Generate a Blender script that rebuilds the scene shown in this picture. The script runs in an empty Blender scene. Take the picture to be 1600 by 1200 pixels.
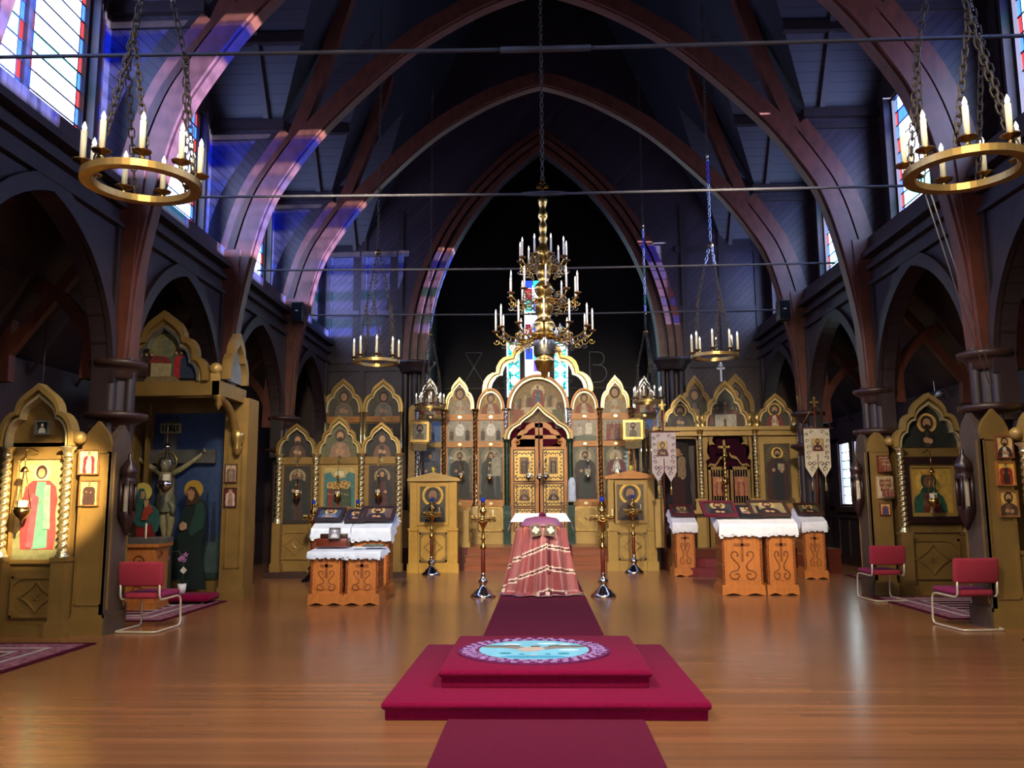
import bpy, bmesh, math, random
from mathutils import Vector, Matrix
random.seed(7)
S = bpy.context.scene
COL = S.collection
PI = math.pi

# ------------------------------------------------------------------ camera
FPX, EYE = 1330.0, Vector((-0.09, 0.0, 1.55))
YAW, PITCH, ROLL = math.atan(43/FPX), math.atan(185/FPX), math.radians(-0.35)
FW = Vector((-math.sin(YAW)*math.cos(PITCH), math.cos(YAW)*math.cos(PITCH), math.sin(PITCH)))
RT = Vector((math.cos(YAW), math.sin(YAW), 0.0))
UP = RT.cross(FW)
RT, UP = RT*math.cos(ROLL)+UP*math.sin(ROLL), UP*math.cos(ROLL)-RT*math.sin(ROLL)
cam = bpy.data.cameras.new('camera')
cam.sensor_width = 36.0
cam.lens = FPX/1600*36.0
cam.clip_end = 200
camo = bpy.data.objects.new('camera', cam)
COL.objects.link(camo)
camo.matrix_world = Matrix(((RT.x, UP.x, -FW.x, EYE.x), (RT.y, UP.y, -FW.y, EYE.y), (RT.z, UP.z, -FW.z, EYE.z), (0, 0, 0, 1)))
S.camera = camo

def ray(x, y): return FW*FPX + RT*(x-800) - UP*(y-600)
def P(x, y, Y):                       # photo pixel -> point on the plane at distance Y down the nave
    d = ray(x, y); return EYE + d*((Y-EYE.y)/d.y)
def G(x, y, z=0.0):                   # photo pixel -> point on a level surface
    d = ray(x, y); return EYE + d*((z-EYE.z)/d.z)

# ------------------------------------------------------------------ world, sun, exposure
S.view_settings.view_transform = 'Standard'
S.view_settings.look = 'None'
S.view_settings.exposure = 0.45
S.view_settings.gamma = 1.0
S.view_settings.use_curve_mapping = False
W = bpy.data.worlds.new('sky'); S.world = W; W.use_nodes = True
bgn = W.node_tree.nodes['Background']
bgn.inputs[0].default_value = (0.62, 0.76, 1.0, 1)
bgn.inputs[1].default_value = 2.5
def add_light(kind, name, loc, energy, col, target=None, **kw):
    L = bpy.data.lights.new(name, kind); L.energy = energy; L.color = col
    for k, v in kw.items(): setattr(L, k, v)
    o = bpy.data.objects.new(name, L); COL.objects.link(o); o.location = loc
    if target is not None:
        o.rotation_euler = (Vector(target)-Vector(loc)).to_track_quat('-Z', 'Y').to_euler()
    return o
add_light('SUN', 'sun', (20, 0, 20), 150.0, (0.52, 0.64, 1.0), (20-10.5, 2.3, 20-.22), angle=0.01)
WARM = (1.0, 0.86, 0.66)
# added fill lights out of view: soft area behind the camera, warm spots overhead
add_light('AREA', 'west_fill_area', (0, -3.6, 3.4), 60, (0.93, 0.93, 1.0), (0, 9, -1.2), shape='RECTANGLE', size=5.0, size_y=3.0, spread=1.5)
for sx in (-1, 1):
    add_light('SPOT', 'warm_fill_spot', (sx*2.5, 7.4, 6.4), 2600, WARM, (sx*2.0, 20.5, .9), spot_size=.95, spot_blend=.7, shadow_soft_size=.35)
    add_light('SPOT', 'warm_fill_spot', (sx*2.5, 3.65, 6.4), 1250, WARM, (sx*1.6, 9.0, 0), spot_size=1.5, spot_blend=.9, shadow_soft_size=.4)
    add_light('SPOT', 'warm_fill_spot', (sx*1.5, 7.4, 6.4), 900, WARM, (sx*6.2, 13.5, 1.0), spot_size=.9, spot_blend=.8, shadow_soft_size=.3)
add_light('SPOT', 'icon_glare_fill', (-1.2, 4.2, 5.0), 15000, (1.0, .78, .45), (-6.1, 10.35, 1.62), spot_size=.17, spot_blend=.6, shadow_soft_size=.05)  # added spot in place of the sunlight patch on the left icon

# ------------------------------------------------------------------ materials
def lin(h):
    h = h.lstrip('#'); r = []
    for i in (0, 2, 4):
        c = int(h[i:i+2], 16)/255
        r.append(c/12.92 if c <= .04045 else ((c+.055)/1.055)**2.4)
    return (r[0], r[1], r[2], 1)
MATS = {}
def mat(name, hx, rough=.5, metal=0.0, var=.18, scale=6.0, bump=0.0, bscale=40.0, emit=0.0, coat=0.0, stretch=(1, 1, 1), sheen=0.0):
    if name in MATS: return MATS[name]
    m = bpy.data.materials.new(name); m.use_nodes = True; MATS[name] = m
    N, L = m.node_tree.nodes, m.node_tree.links
    b = N['Principled BSDF']; c = lin(hx)
    b.inputs['Roughness'].default_value = rough; b.inputs['Metallic'].default_value = metal
    b.inputs['Coat Weight'].default_value = coat; b.inputs['Sheen Weight'].default_value = sheen
    if rough >= .85: b.inputs['Specular IOR Level'].default_value = .08
    tc = N.new('ShaderNodeTexCoord'); mp = N.new('ShaderNodeMapping'); mp.inputs['Scale'].default_value = stretch
    L.new(tc.outputs['Object'], mp.inputs['Vector'])
    n = N.new('ShaderNodeTexNoise'); n.inputs['Scale'].default_value = scale; n.inputs['Detail'].default_value = 3
    L.new(mp.outputs[0], n.inputs['Vector'])
    r = N.new('ShaderNodeValToRGB')
    r.color_ramp.elements[0].position = .3; r.color_ramp.elements[1].position = .7
    r.color_ramp.elements[0].color = tuple(x*(1-var) for x in c[:3])+(1,)
    r.color_ramp.elements[1].color = tuple(min(1, x*(1+var)) for x in c[:3])+(1,)
    L.new(n.outputs[0], r.inputs[0]); L.new(r.outputs[0], b.inputs['Base Color'])
    if bump:
        n2 = N.new('ShaderNodeTexNoise'); n2.inputs['Scale'].default_value = bscale
        L.new(mp.outputs[0], n2.inputs['Vector'])
        bp = N.new('ShaderNodeBump'); bp.inputs['Strength'].default_value = bump; bp.inputs['Distance'].default_value = .01
        L.new(n2.outputs[0], bp.inputs['Height']); L.new(bp.outputs[0], b.inputs['Normal'])
    if emit:
        L.new(r.outputs[0], b.inputs['Emission Color']); b.inputs['Emission Strength'].default_value = emit
    return m
def boards(name, hx, d, width, rough=.45, var=.2, along=None, blen=2.4, groove=.09, bump=.5, grain=.25, deep=.55, band=0.0):
    """boarding: joints run across unit vector d, boards lie along `along`"""
    m = bpy.data.materials.new(name); m.use_nodes = True; MATS[name] = m
    N, L = m.node_tree.nodes, m.node_tree.links; b = N['Principled BSDF']; c = lin(hx)
    def mth(op, a, v=None, w=None):
        n = N.new('ShaderNodeMath'); n.operation = op
        for i, q in enumerate((a, v)):
            if q is None: continue
            if isinstance(q, (int, float)): n.inputs[i].default_value = q
            else: L.new(q, n.inputs[i])
        return n.outputs[0]
    def dot(vec):
        n = N.new('ShaderNodeVectorMath'); n.operation = 'DOT_PRODUCT'; n.inputs[1].default_value = vec
        L.new(tc.outputs['Object'], n.inputs[0]); return n.outputs['Value']
    tc = N.new('ShaderNodeTexCoord')
    s = mth('MULTIPLY', dot(d), 1/width); s = mth('ADD', s, 1000.0)
    idx = mth('FLOOR', s); fr = mth('FRACT', s)
    key = idx; gl = mth('LESS_THAN', fr, groove)
    if along:
        wn0 = N.new('ShaderNodeTexWhiteNoise'); wn0.noise_dimensions = '1D'; L.new(idx, wn0.inputs['W'])
        t = mth('ADD', mth('MULTIPLY', dot(along), 1/blen), mth('MULTIPLY', wn0.outputs[0], 7.0)); t = mth('ADD', t, 500.0)
        key = mth('ADD', mth('MULTIPLY', idx, 3.17), mth('MULTIPLY', mth('FLOOR', t), 11.3))
    wn = N.new('ShaderNodeTexWhiteNoise'); wn.noise_dimensions = '1D'; L.new(key, wn.inputs['W'])
    mp = N.new('ShaderNodeMapping'); L.new(tc.outputs['Object'], mp.inputs['Vector'])
    a = along or (0, 0, 1)
    mp.inputs['Scale'].default_value = tuple(2.0 if abs(q) > .6 else 26.0 for q in a)
    nz = N.new('ShaderNodeTexNoise'); nz.inputs['Scale'].default_value = 1.0; nz.inputs['Detail'].default_value = 4; L.new(mp.outputs[0], nz.inputs['Vector'])
    val = mth('ADD', mth('MULTIPLY', wn.outputs[0], var*2), 1-var)
    val = mth('MULTIPLY', val, mth('ADD', mth('MULTIPLY', nz.outputs[0], grain*2), 1-grain))
    if band:
        mp2 = N.new('ShaderNodeMapping'); mp2.inputs['Scale'].default_value = (.12, 4.5, 1); L.new(tc.outputs['Object'], mp2.inputs['Vector'])
        nb = N.new('ShaderNodeTexNoise'); nb.inputs['Scale'].default_value = 1.6; nb.inputs['Detail'].default_value = 5; L.new(mp2.outputs[0], nb.inputs['Vector'])
        val = mth('MULTIPLY', val, mth('ADD', mth('MULTIPLY', nb.outputs[0], band*4), 1-band*2))
    val = mth('MULTIPLY', val, mth('SUBTRACT', 1.0, mth('MULTIPLY', gl, deep)))
    hs = N.new('ShaderNodeVectorMath'); hs.operation = 'SCALE'; hs.inputs[0].default_value = c[:3]; L.new(val, hs.inputs['Scale'])
    L.new(hs.outputs[0], b.inputs['Base Color'])
    L.new(mth('ADD', mth('MULTIPLY', nz.outputs[0], .12), rough-.06), b.inputs['Roughness'])
    bp = N.new('ShaderNodeBump'); bp.inputs['Strength'].default_value = bump; bp.inputs['Distance'].default_value = .008
    L.new(mth('SUBTRACT', 1.0, gl), bp.inputs['Height']); L.new(bp.outputs[0], b.inputs['Normal'])
    return m
def glassy(name, hx, e, tr=.5):
    """leaded glass lit by the daylight behind it: glows in its own colour and lets the sun through"""
    if name in MATS: return MATS[name]
    m = bpy.data.materials.new(name); m.use_nodes = True; MATS[name] = m
    N, L = m.node_tree.nodes, m.node_tree.links
    for n in list(N): N.remove(n)
    out = N.new('ShaderNodeOutputMaterial'); c = lin(hx)
    em = N.new('ShaderNodeEmission'); em.inputs[1].default_value = e
    tc = N.new('ShaderNodeTexCoord'); nz = N.new('ShaderNodeTexNoise'); nz.inputs['Scale'].default_value = 5.0
    L.new(tc.outputs['Object'], nz.inputs['Vector'])
    mx = N.new('ShaderNodeValToRGB'); L.new(nz.outputs[0], mx.inputs[0])
    mx.color_ramp.elements[0].position = .3; mx.color_ramp.elements[1].position = .7
    mx.color_ramp.elements[0].color = tuple(x*.7 for x in c[:3])+(1,); mx.color_ramp.elements[1].color = c
    L.new(mx.outputs[0], em.inputs[0])
    t = N.new('ShaderNodeBsdfTransparent'); t.inputs[0].default_value = tuple(x*tr for x in c[:3])+(1,)
    a = N.new('ShaderNodeAddShader'); L.new(em.outputs[0], a.inputs[0]); L.new(t.outputs[0], a.inputs[1])
    L.new(a.outputs[0], out.inputs[0]); return m
def paint(hx): return mat('paint_'+hx, hx, rough=.5, var=.22, scale=14.0)

GOLD = mat('gold_paint', '8a6c38', rough=.42, metal=.35, var=.16, scale=3.0)
GOLD2 = mat('yellow_gold_paint', 'a8884a', rough=.42, metal=.25, var=.12, scale=3.0)
GILT = mat('gilded_moulding', 'bd9c58', rough=.28, metal=.8, var=.15)
PALE = mat('pale_gilt_edge', 'e2cf9a', rough=.3, metal=.55, var=.1)
SILVER = mat('silver_leaf', 'b9b7b0', rough=.25, metal=.85, var=.2)
SILVERROPE = mat('silver_gilt_rope', 'd8c691', rough=.25, metal=.85, var=.15)
ORANGE = mat('honey_oak', 'b0712e', rough=.4, metal=.1, var=.16, scale=5, stretch=(1, 1, .2))
LECT = mat('orange_oak', 'b06a30', rough=.38, var=.16, scale=9, stretch=(3, 3, .4))
LECTD = mat('carved_oak', '7d3f17', rough=.4, var=.2, scale=20)
DARK = mat('dark_wood', '34201a', rough=.45, var=.3, scale=6, stretch=(4, 4, .5))
RIB = mat('truss_wood', '562b1c', rough=.42, var=.3, scale=4, stretch=(2, 2, 1))
RIBD = mat('truss_wood_dark', '281a19', rough=.5, var=.3, scale=4)
BLACKW = mat('ebony_wood', '2a1613', rough=.35, var=.25)
MAHOG = mat('mahogany', '57200f', rough=.35, var=.2)
CARPET = mat('crimson_carpet', '7a0936', rough=.95, var=.12, scale=30, bump=.25, bscale=220, sheen=.04)
RUNNER = mat('burgundy_runner', '640c2f', rough=.95, var=.1, scale=30, bump=.2, bscale=220, sheen=.03)
BRASS = mat('brass', 'c8a055', rough=.2, metal=1.0, var=.12)
BRONZE = mat('dark_bronze', '7a5a34', rough=.3, metal=.9, var=.2)
CHROME = mat('polished_silver', 'b8b2a8', rough=.15, metal=1.0, var=.1)
CREAM = mat('candle_cream', 'e9dfb8', rough=.5, var=.06)
WAXY = mat('white_candle', 'e6dfd8', rough=.45, var=.05)
BULB = mat('bulb_glass', 'fff4e4', rough=.1, emit=2.2, var=.02)
CHAIN = mat('chain_iron', '4a3f30', rough=.6, metal=.4, var=.25)
STEEL = mat('rod_steel', '4a484c', rough=.7, metal=.2, var=.15)
LINEN = mat('white_linen', 'e6e4ea', rough=.9, var=.05, scale=20, sheen=.2)
CURTAIN = mat('burgundy_velvet', '4d0a22', rough=.95, var=.2, scale=12, sheen=.3)
PURPLE = mat('purple_velvet', '2c0616', rough=.95, var=.2, sheen=.2)
GREEN = mat('green_marble', '173826', rough=.25, var=.5, scale=25)
REDUP = mat('chair_red_fabric', '98303f', rough=.95, var=.1, scale=60, bump=.3, bscale=300, sheen=.05)
PLUMUP = mat('chair_plum_fabric', '80234c', rough=.95, var=.1, scale=60, bump=.3, bscale=300, sheen=.05)
TUBE = mat('cream_steel_tube', 'd2c7ad', rough=.3, metal=.35, var=.05)
BLUEGL = mat('blue_glass', '14309a', rough=.08, var=.1, emit=.06)
REDGL = mat('ruby_glass', '8a1020', rough=.1, var=.1)
GREENGL = mat('green_glass', '2f8f62', rough=.1, var=.1)

# ------------------------------------------------------------------ mesh builder
class MB:
    def __init__(s): s.v = []; s.f = []; s.m = []; s.sm = []
    def add(s, vs, fs, m=0, smooth=False, X=None):
        o = len(s.v)
        s.v += [tuple(X @ Vector(p)) if X else tuple(p) for p in vs]
        for f in fs: s.f.append(tuple(i+o for i in f)); s.m.append(m); s.sm.append(smooth)
        return s
    def box(s, x0, x1, y0, y1, z0, z1, m=0, X=None):
        return s.add([(x0, y0, z0), (x1, y0, z0), (x1, y1, z0), (x0, y1, z0), (x0, y0, z1), (x1, y0, z1), (x1, y1, z1), (x0, y1, z1)],
                     [(0, 3, 2, 1), (4, 5, 6, 7), (0, 1, 5, 4), (1, 2, 6, 5), (2, 3, 7, 6), (3, 0, 4, 7)], m, X=X)
    def bbox(s, x0, x1, y0, y1, z0, z1, b=.02, m=0, X=None):     # bevelled box
        bm = bmesh.new(); bmesh.ops.create_cube(bm, size=1)
        for v in bm.verts: v.co = ((x0+x1)/2+v.co.x*(x1-x0), (y0+y1)/2+v.co.y*(y1-y0), (z0+z1)/2+v.co.z*(z1-z0))
        bmesh.ops.bevel(bm, geom=bm.edges[:], offset=b, segments=2, affect='EDGES', profile=.5)
        bm.verts.index_update()
        s.add([v.co[:] for v in bm.verts], [[v.index for v in f.verts] for f in bm.faces], m, True, X); bm.free(); return s
    def prism(s, pts, y0, y1, m=0, X=None, ax='y'):              # (x,z) outline pushed along y, or (x,y) outline pushed along z
        n = len(pts)
        f = (lambda p, t: (p[0], t, p[1])) if ax == 'y' else (lambda p, t: (p[0], p[1], t))
        vs = [f(p, y0) for p in pts]+[f(p, y1) for p in pts]
        fs = [tuple(range(n)), tuple(range(2*n-1, n-1, -1))]+[(i, i+n, (i+1) % n+n, (i+1) % n) for i in range(n)]
        return s.add(vs, fs, m, X=X)
    def band(s, A, B, y0, y1, m=0, closed=False, X=None):        # flat frame between two outlines of equal count
        n = len(A); vs = []
        for a, b in zip(A, B): vs += [(a[0], y0, a[1]), (b[0], y0, b[1]), (b[0], y1, b[1]), (a[0], y1, a[1])]
        fs = []
        for i in range(n if closed else n-1):
            p, q = 4*i, 4*((i+1) % n)
            fs += [(p, q, q+1, p+1), (p+1, q+1, q+2, p+2), (p+2, q+2, q+3, p+3), (p+3, q+3, q, p)]
        if not closed: fs += [(0, 1, 2, 3), (4*n-1, 4*n-2, 4*n-3, 4*n-4)]
        return s.add(vs, fs, m, X=X)
    def lathe(s, prof, cx=0, cy=0, cz=0, n=16, m=0, X=None, smooth=True):
        vs = []; k = len(prof)
        for i in range(n):
            a = 2*PI*i/n
            for r, z in prof: vs.append((cx+r*math.cos(a), cy+r*math.sin(a), cz+z))
        fs = [(i*k+j, ((i+1) % n)*k+j, ((i+1) % n)*k+j+1, i*k+j+1) for i in range(n) for j in range(k-1)]
        return s.add(vs, fs, m, smooth, X)
    def tube(s, path, r, n=8, m=0, closed=False, X=None, caps=True):
        path = [Vector(p) for p in path]; k = len(path); vs = []; prev = None
        rr = r if isinstance(r, (list, tuple)) else [r]*k
        for i, p in enumerate(path):
            if closed: t = path[(i+1) % k]-path[i-1]
            else: t = path[min(i+1, k-1)]-path[max(i-1, 0)]
            t.normalize()
            if prev is None:
                a = Vector((0, 0, 1)) if abs(t.z) < .9 else Vector((1, 0, 0)); u = t.cross(a).normalized()
            else: u = (prev-t*prev.dot(t)).normalized()
            prev = u; w = t.cross(u)
            vs += [tuple(p+(u*math.cos(2*PI*j/n)+w*math.sin(2*PI*j/n))*rr[i]) for j in range(n)]
        fs = [(i*n+j, i*n+(j+1) % n, ((i+1) % k)*n+(j+1) % n, ((i+1) % k)*n+j) for i in range(k if closed else k-1) for j in range(n)]
        if caps and not closed: fs += [tuple(range(n-1, -1, -1)), tuple(range((k-1)*n, k*n))]
        return s.add(vs, fs, m, True, X)
    def rope(s, x, y, z0, z1, r, pitch=.12, m=0, n=12, X=None):  # twisted column
        k = max(6, int((z1-z0)/pitch*6)); vs = []
        for i in range(k+1):
            z = z0+(z1-z0)*i/k
            for j in range(n):
                a = 2*PI*j/n; q = r*(1+.26*math.cos(2*a-2*PI*(z-z0)/pitch*1.0))
                vs.append((x+q*math.cos(a), y+q*math.sin(a), z))
        fs = [(i*n+j, i*n+(j+1) % n, (i+1)*n+(j+1) % n, (i+1)*n+j) for i in range(k) for j in range(n)]
        return s.add(vs, fs, m, True, X)
    def disc(s, cx, cz, r, y, m=0, n=18, rz=None, X=None):
        return s.add([(cx+r*math.cos(2*PI*i/n), y, cz+(rz or r)*math.sin(2*PI*i/n)) for i in range(n)], [tuple(range(n))], m, X=X)
    def flat(s, pts, y, m=0, X=None): return s.add([(p[0], y, p[1]) for p in pts], [tuple(range(len(pts)))], m, X=X)
ORG = {}
def mesh_of(mb, name, mats, off=Vector()):
    me = bpy.data.meshes.new(name)
    me.from_pydata([(x-off.x, y-off.y, z-off.z) for x, y, z in mb.v], [], mb.f)
    for m in (mats if isinstance(mats, (list, tuple)) else [mats]): me.materials.append(m)
    me.polygons.foreach_set('material_index', mb.m); me.polygons.foreach_set('use_smooth', mb.sm)
    me.update(); return me
def tag(o, label=None, cat=None, group=None, kind=None):
    if label: o['label'] = label
    if cat: o['category'] = cat
    if group: o['group'] = group
    if kind: o['kind'] = kind
    return o
def thing(name, label, cat, loc=(0, 0, 0), rz=0.0, group=None):
    o = bpy.data.objects.new(name, None); COL.objects.link(o); o.location = loc; o.rotation_euler = (0, 0, rz)
    o.empty_display_size = .1; ORG[o] = Vector(loc); return tag(o, label, cat, group)
def part(name, mb, mats, parent=None, world=True, label=None):
    """world: the builder holds world coordinates; otherwise they are the thing's own"""
    off = ORG.get(parent, Vector()) if (parent and world) else Vector()
    o = bpy.data.objects.new(name, mesh_of(mb, name, mats, off)); COL.objects.link(o)
    if parent: o.parent = parent; ORG[o] = ORG.get(parent, Vector())
    if label: o['label'] = label
    return o
def solo(name, mb, mats, label, cat, group=None, base=None):
    off = Vector(base) if base is not None else Vector()
    o = bpy.data.objects.new(name, mesh_of(mb, name, mats, off)); COL.objects.link(o); o.location = off
    return tag(o, label, cat, group)
def inst(src, name, parent, loc, rot=None, scale=None):
    o = bpy.data.objects.new(name, src if isinstance(src, bpy.types.Mesh) else src.data); COL.objects.link(o); o.parent = parent; o.location = loc
    if rot is not None: o.rotation_euler = rot
    if scale is not None: o.scale = scale
    return o
def copy_tree(o, parent=None):
    c = o.copy(); COL.objects.link(c); c.parent = parent
    for ch in list(o.children): copy_tree(ch, c)
    return c
def struct(name, mb, mats, parent=None):
    o = part(name, mb, mats, parent)
    if parent is None: o['kind'] = 'structure'
    return o
# ------------------------------------------------------------------ the setting
BAY = 3.75
TY = [-3.85+BAY*i for i in range(8)]          # truss lines: ... 7.40, 11.15, 14.90, 18.65, 22.40
NX, AX = 5.75, 7.4                           # arcade and aisle wall
ZSP, ZAP, ZSILL, ZPL, ZRID = 3.15, 5.15, 6.2, 8.55, 19.0
RX = 4.85                                     # where the nave roof starts
DR = 11.5                                     # dormer ridge
YE = TY[-1]
floor_m = boards('oak_floor', '8a5b3a', (0, 1, 0), .07, rough=.22, var=.12, along=(1, 0, 0), blen=4.5, groove=.05, bump=.06, grain=.08, deep=.2, band=.22)
roof_m = boards('roof_boards', '2a2228', (0, 0, 1), .15, rough=.5, var=.15, groove=.12, deep=.85)
diag_l = boards('diagonal_boards', '33252a', (.707, 0, .707), .13, rough=.45, var=.2, deep=.85, groove=.12)
diag_r = boards('diagonal_boards_mirrored', '33252a', (-.707, 0, .707), .13, rough=.45, var=.2, deep=.85, groove=.12)
vert_m = boards('upright_boards', '2f2223', (.0, 1, 0), .12, rough=.45, var=.12)
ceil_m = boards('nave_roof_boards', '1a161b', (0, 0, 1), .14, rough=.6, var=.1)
aisle_m = boards('aisle_boards', '2c1d1a', (.6, 0, .8), .12, rough=.5, var=.12)
struct('floor', MB().box(-AX-.1, AX+.1, -4.2, 30, -.1, 0), floor_m)

def arch_pts(y0, y1, zs, za, n=14):
    """pointed arch from (y0,zs) over the apex to (y1,zs)"""
    hw = (y1-y0)/2; h = za-zs; R = (h*h+hw*hw)/(2*hw); yc = y0+R
    a1 = math.atan2(h, hw-R) if hw != R else PI/2
    L = [(y0+R-R*math.cos(t), zs+R*math.sin(t)) for t in [(PI-a1)*i/n for i in range(n+1)]]
    return L+[(y0+y1-p[0], p[1]) for p in reversed(L[:-1])]
for sd, nm in ((-1, 'left'), (1, 'right')):
    RZ = lambda X: Matrix(((0, sd, 0, sd*X), (1, 0, 0, 0), (0, 0, 1, 0), (0, 0, 0, 1)))   # builder (x,y,z) -> (along nave, outward, up)
    wall = MB(); trims = MB(); casing = MB()
    for i in range(len(TY)-1):
        y0, y1 = TY[i], TY[i+1]; A = arch_pts(y0+.28, y1-.28, ZSP, ZAP)
        top = [(y0+(y1-y0)*k/(len(A)-1), ZSILL-.05) for k in range(len(A))]; top[0] = (y0, ZSILL-.05); top[-1] = (y1, ZSILL-.05)
        bot = [(y0, ZSP)]+A[1:-1]+[(y1, ZSP)]
        wall.band(top, [(a[0], a[1]) for a in A], 0, .22, X=RZ(NX))
        wall.box(y0, y0+.29, 0, .22, ZSP-.6, ZSP+.2, X=RZ(NX)); wall.box(y1-.29, y1, 0, .22, ZSP-.6, ZSP+.2, X=RZ(NX))
        O = [(a[0]+(a[0]-(y0+y1)/2)*.10, a[1]+max(0, a[1]-ZSP)*.11) for a in A]
        casing.band(O, A, -.07, .02, X=RZ(NX))
        # sloping sill and its mouldings
        casing.add([(y0, -.02, ZSILL-.32), (y1, -.02, ZSILL-.32), (y1, .38, ZSILL), (y0, .38, ZSILL)], [(0, 1, 2, 3)], X=RZ(NX))
        for z, t, d in ((ZSILL-.38, .07, .16), (ZSILL-.62, .05, .10), (ZSILL-.9, .04, .08)):
            trims.box(y0, y1, -d, .02, z-t, z+t*.4, X=RZ(NX))
        # sunk panels in the spandrels
        for a, b in ((y0+.22, y0+.3), (y1-.3, y1-.22)): trims.box(a, b, -.05, .01, ZSP+.9, ZSILL-.9, X=RZ(NX))
    w = struct('wall_'+nm, wall, vert_m)
    part('arch_casing', casing, RIBD, w); part('sill_moulding', trims, RIBD, w)
    # clerestory wall round the windows, dormer gable
    cw = MB()
    for i in range(len(TY)-1):
        y0, y1, ym = TY[i], TY[i+1], (TY[i]+TY[i+1])/2
        cw.box(y0, y0+.52, .36, .5, ZSILL-.05, ZPL, X=RZ(NX)); cw.box(y1-.52, y1, .36, .5, ZSILL-.05, ZPL, X=RZ(NX))
        cw.prism([(y0, ZPL), (y1, ZPL), (y1, 8.9), (ym, DR+.4), (y0, 8.9)], .36, .5, X=RZ(NX))
        for yy in (y0+.52, y1-.58): cw.box(yy, yy+.06, .24, .4, ZSILL-.05, ZPL, X=RZ(NX))
        for yy in (y0+.30, y1-.36): cw.box(yy, yy+.05, .30, .37, ZSILL-.05, ZPL, X=RZ(NX))
    part('clerestory_boarding', cw, RIBD, w)
    # aisle
    aw = MB().box(-4.2, 19.8 if sd > 0 else YE+.2, 0, .2, -.05, 3.6, X=RZ(AX))
    if sd > 0:
        aw.box(19.8, YE+.2, 0, .2, -.05, 1.4, X=RZ(AX)); aw.box(19.8, YE+.2, 0, .2, 3.0, 3.6, X=RZ(AX)); aw.box(21.65, YE+.2, 0, .2, 1.3, 3.1, X=RZ(AX))
    a = struct('wall_aisle_'+nm, aw, vert_m)
    rails = MB().box(-4.2, YE, -.05, .01, 1.12, 1.22, X=RZ(AX)).box(-4.2, YE, -.03, .01, 0, .22, X=RZ(AX))
    for k in range(40): rails.box(-4+.68*k, -3.93+.68*k, -.03, .01, .2, 1.12, X=RZ(AX))
    part('wainscot', rails, DARK, a)
    ac = MB().add([(-4.2, .2, ZSILL-.35), (YE+.4, .2, ZSILL-.35), (YE+.4, AX-NX+.2, 3.5), (-4.2, AX-NX+.2, 3.5)], [(0, 1, 2, 3)], X=RZ(NX))
    for i in range(len(TY)-1):
        for k in range(3):
            yy = TY[i]+BAY*(k+.5)/3; ac.add([(yy, .2, ZSILL-.5), (yy+.1, .2, ZSILL-.5), (yy+.1, AX-NX, 3.4), (yy, AX-NX, 3.4)], [(0, 1, 2, 3)], X=RZ(NX))
    struct('ceiling_aisle_'+nm, ac, aisle_m)

# roof: nave slopes, cut by one dormer a bay, rafters and purlins
roof = MB(); dorm = MB(); raft = MB()
xa = RX*(1-(DR-ZPL)/(ZRID-ZPL))
for i in range(len(TY)-1):
    y0, y1, ym = TY[i], TY[i+1], (TY[i]+TY[i+1])/2
    for sd in (-1, 1):
        roof.add([(0, y0, ZRID), (0, y1, ZRID), (sd*RX, y1, ZPL), (sd*xa, ym, DR), (sd*RX, y0, ZPL)], [(0, 1, 2, 3, 4)])
        for ya in (y0, y1):
            dorm.add([(sd*(NX+.45), ya, ZPL), (sd*RX, ya, ZPL), (sd*xa, ym, DR), (sd*(NX+.45), ym, DR)], [(0, 1, 2, 3)])
            sg = 1 if ya < ym else -1
            for f in (.12,):
                x = sd*(RX+.12+f*1.0)
                t0, t1 = .0, 1.0
                a, b = Vector((x, ya, ZPL)), Vector((x, ym, DR))
                raft.add([a+Vector((-.05, 0, -.02)), a+Vector((.05, 0, -.02)), b+Vector((.05, 0, -.02)), b+Vector((-.05, 0, -.02)),
                          a+Vector((-.05, 0, -.18)), a+Vector((.05, 0, -.18)), b+Vector((.05, 0, -.18)), b+Vector((-.05, 0, -.18))],
                         [(0, 1, 2, 3), (4, 5, 6, 7), (0, 1, 5, 4), (2, 3, 7, 6), (0, 3, 7, 4), (1, 2, 6, 5)])
            for t in (.45,):
                yy, zz = ya+(ym-ya)*t, ZPL+(DR-ZPL)*t
                xe = RX+(xa-RX)*t
                raft.box(min(sd*(NX+.45), sd*xe), max(sd*(NX+.45), sd*xe), yy-.07, yy+.07, zz-.2, zz-.02)
r = struct('ceiling', roof, ceil_m)
part('dormer_boarding', dorm, roof_m, r); part('rafter_set', raft, RIBD, r)

# pillars and trusses
def rib(pts, t0, t1):
    """strip from an edge line: offsets t0..t1 towards the wall side"""
    n = len(pts); A = []; B = []
    for i in range(n):
        a, b = Vector(pts[max(i-1, 0)]), Vector(pts[min(i+1, n-1)]); d = (b-a).normalized(); nn = Vector((d.y, -d.x))
        A.append(tuple(Vector(pts[i])+nn*t0)); B.append(tuple(Vector(pts[i])+nn*t1))
    return A, B
def smooth(pts, k=4):
    out = []
    for i in range(len(pts)-1):
        p0, p1, p2, p3 = [Vector(pts[max(0, min(len(pts)-1, j))]) for j in (i-1, i, i+1, i+2)]
        for s in range(k):
            t = s/k; out.append(tuple(.5*((2*p1)+(p2-p0)*t+(2*p0-5*p1+4*p2-p3)*t*t+(3*p1-p0-3*p2+p3)*t**3)))
    return out+[tuple(pts[-1])]
EDGE = smooth([(5.62, 3.2), (5.57, 4.3), (5.45, 5.2), (5.22, 6.25), (5.02, 6.9), (4.76, 7.4), (4.12, 8.3), (3.2, 9.25), (2.3, 10.02), (1.25, 10.65), (.45, 10.98), (0, 11.1)])
LOW = [p for p in EDGE if p[1] < 8.12]
BRACE = smooth([(4.50, 8.12), (4.22, 8.85), (3.95, 9.6), (3.68, 10.5), (3.42, 11.4)])
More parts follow.
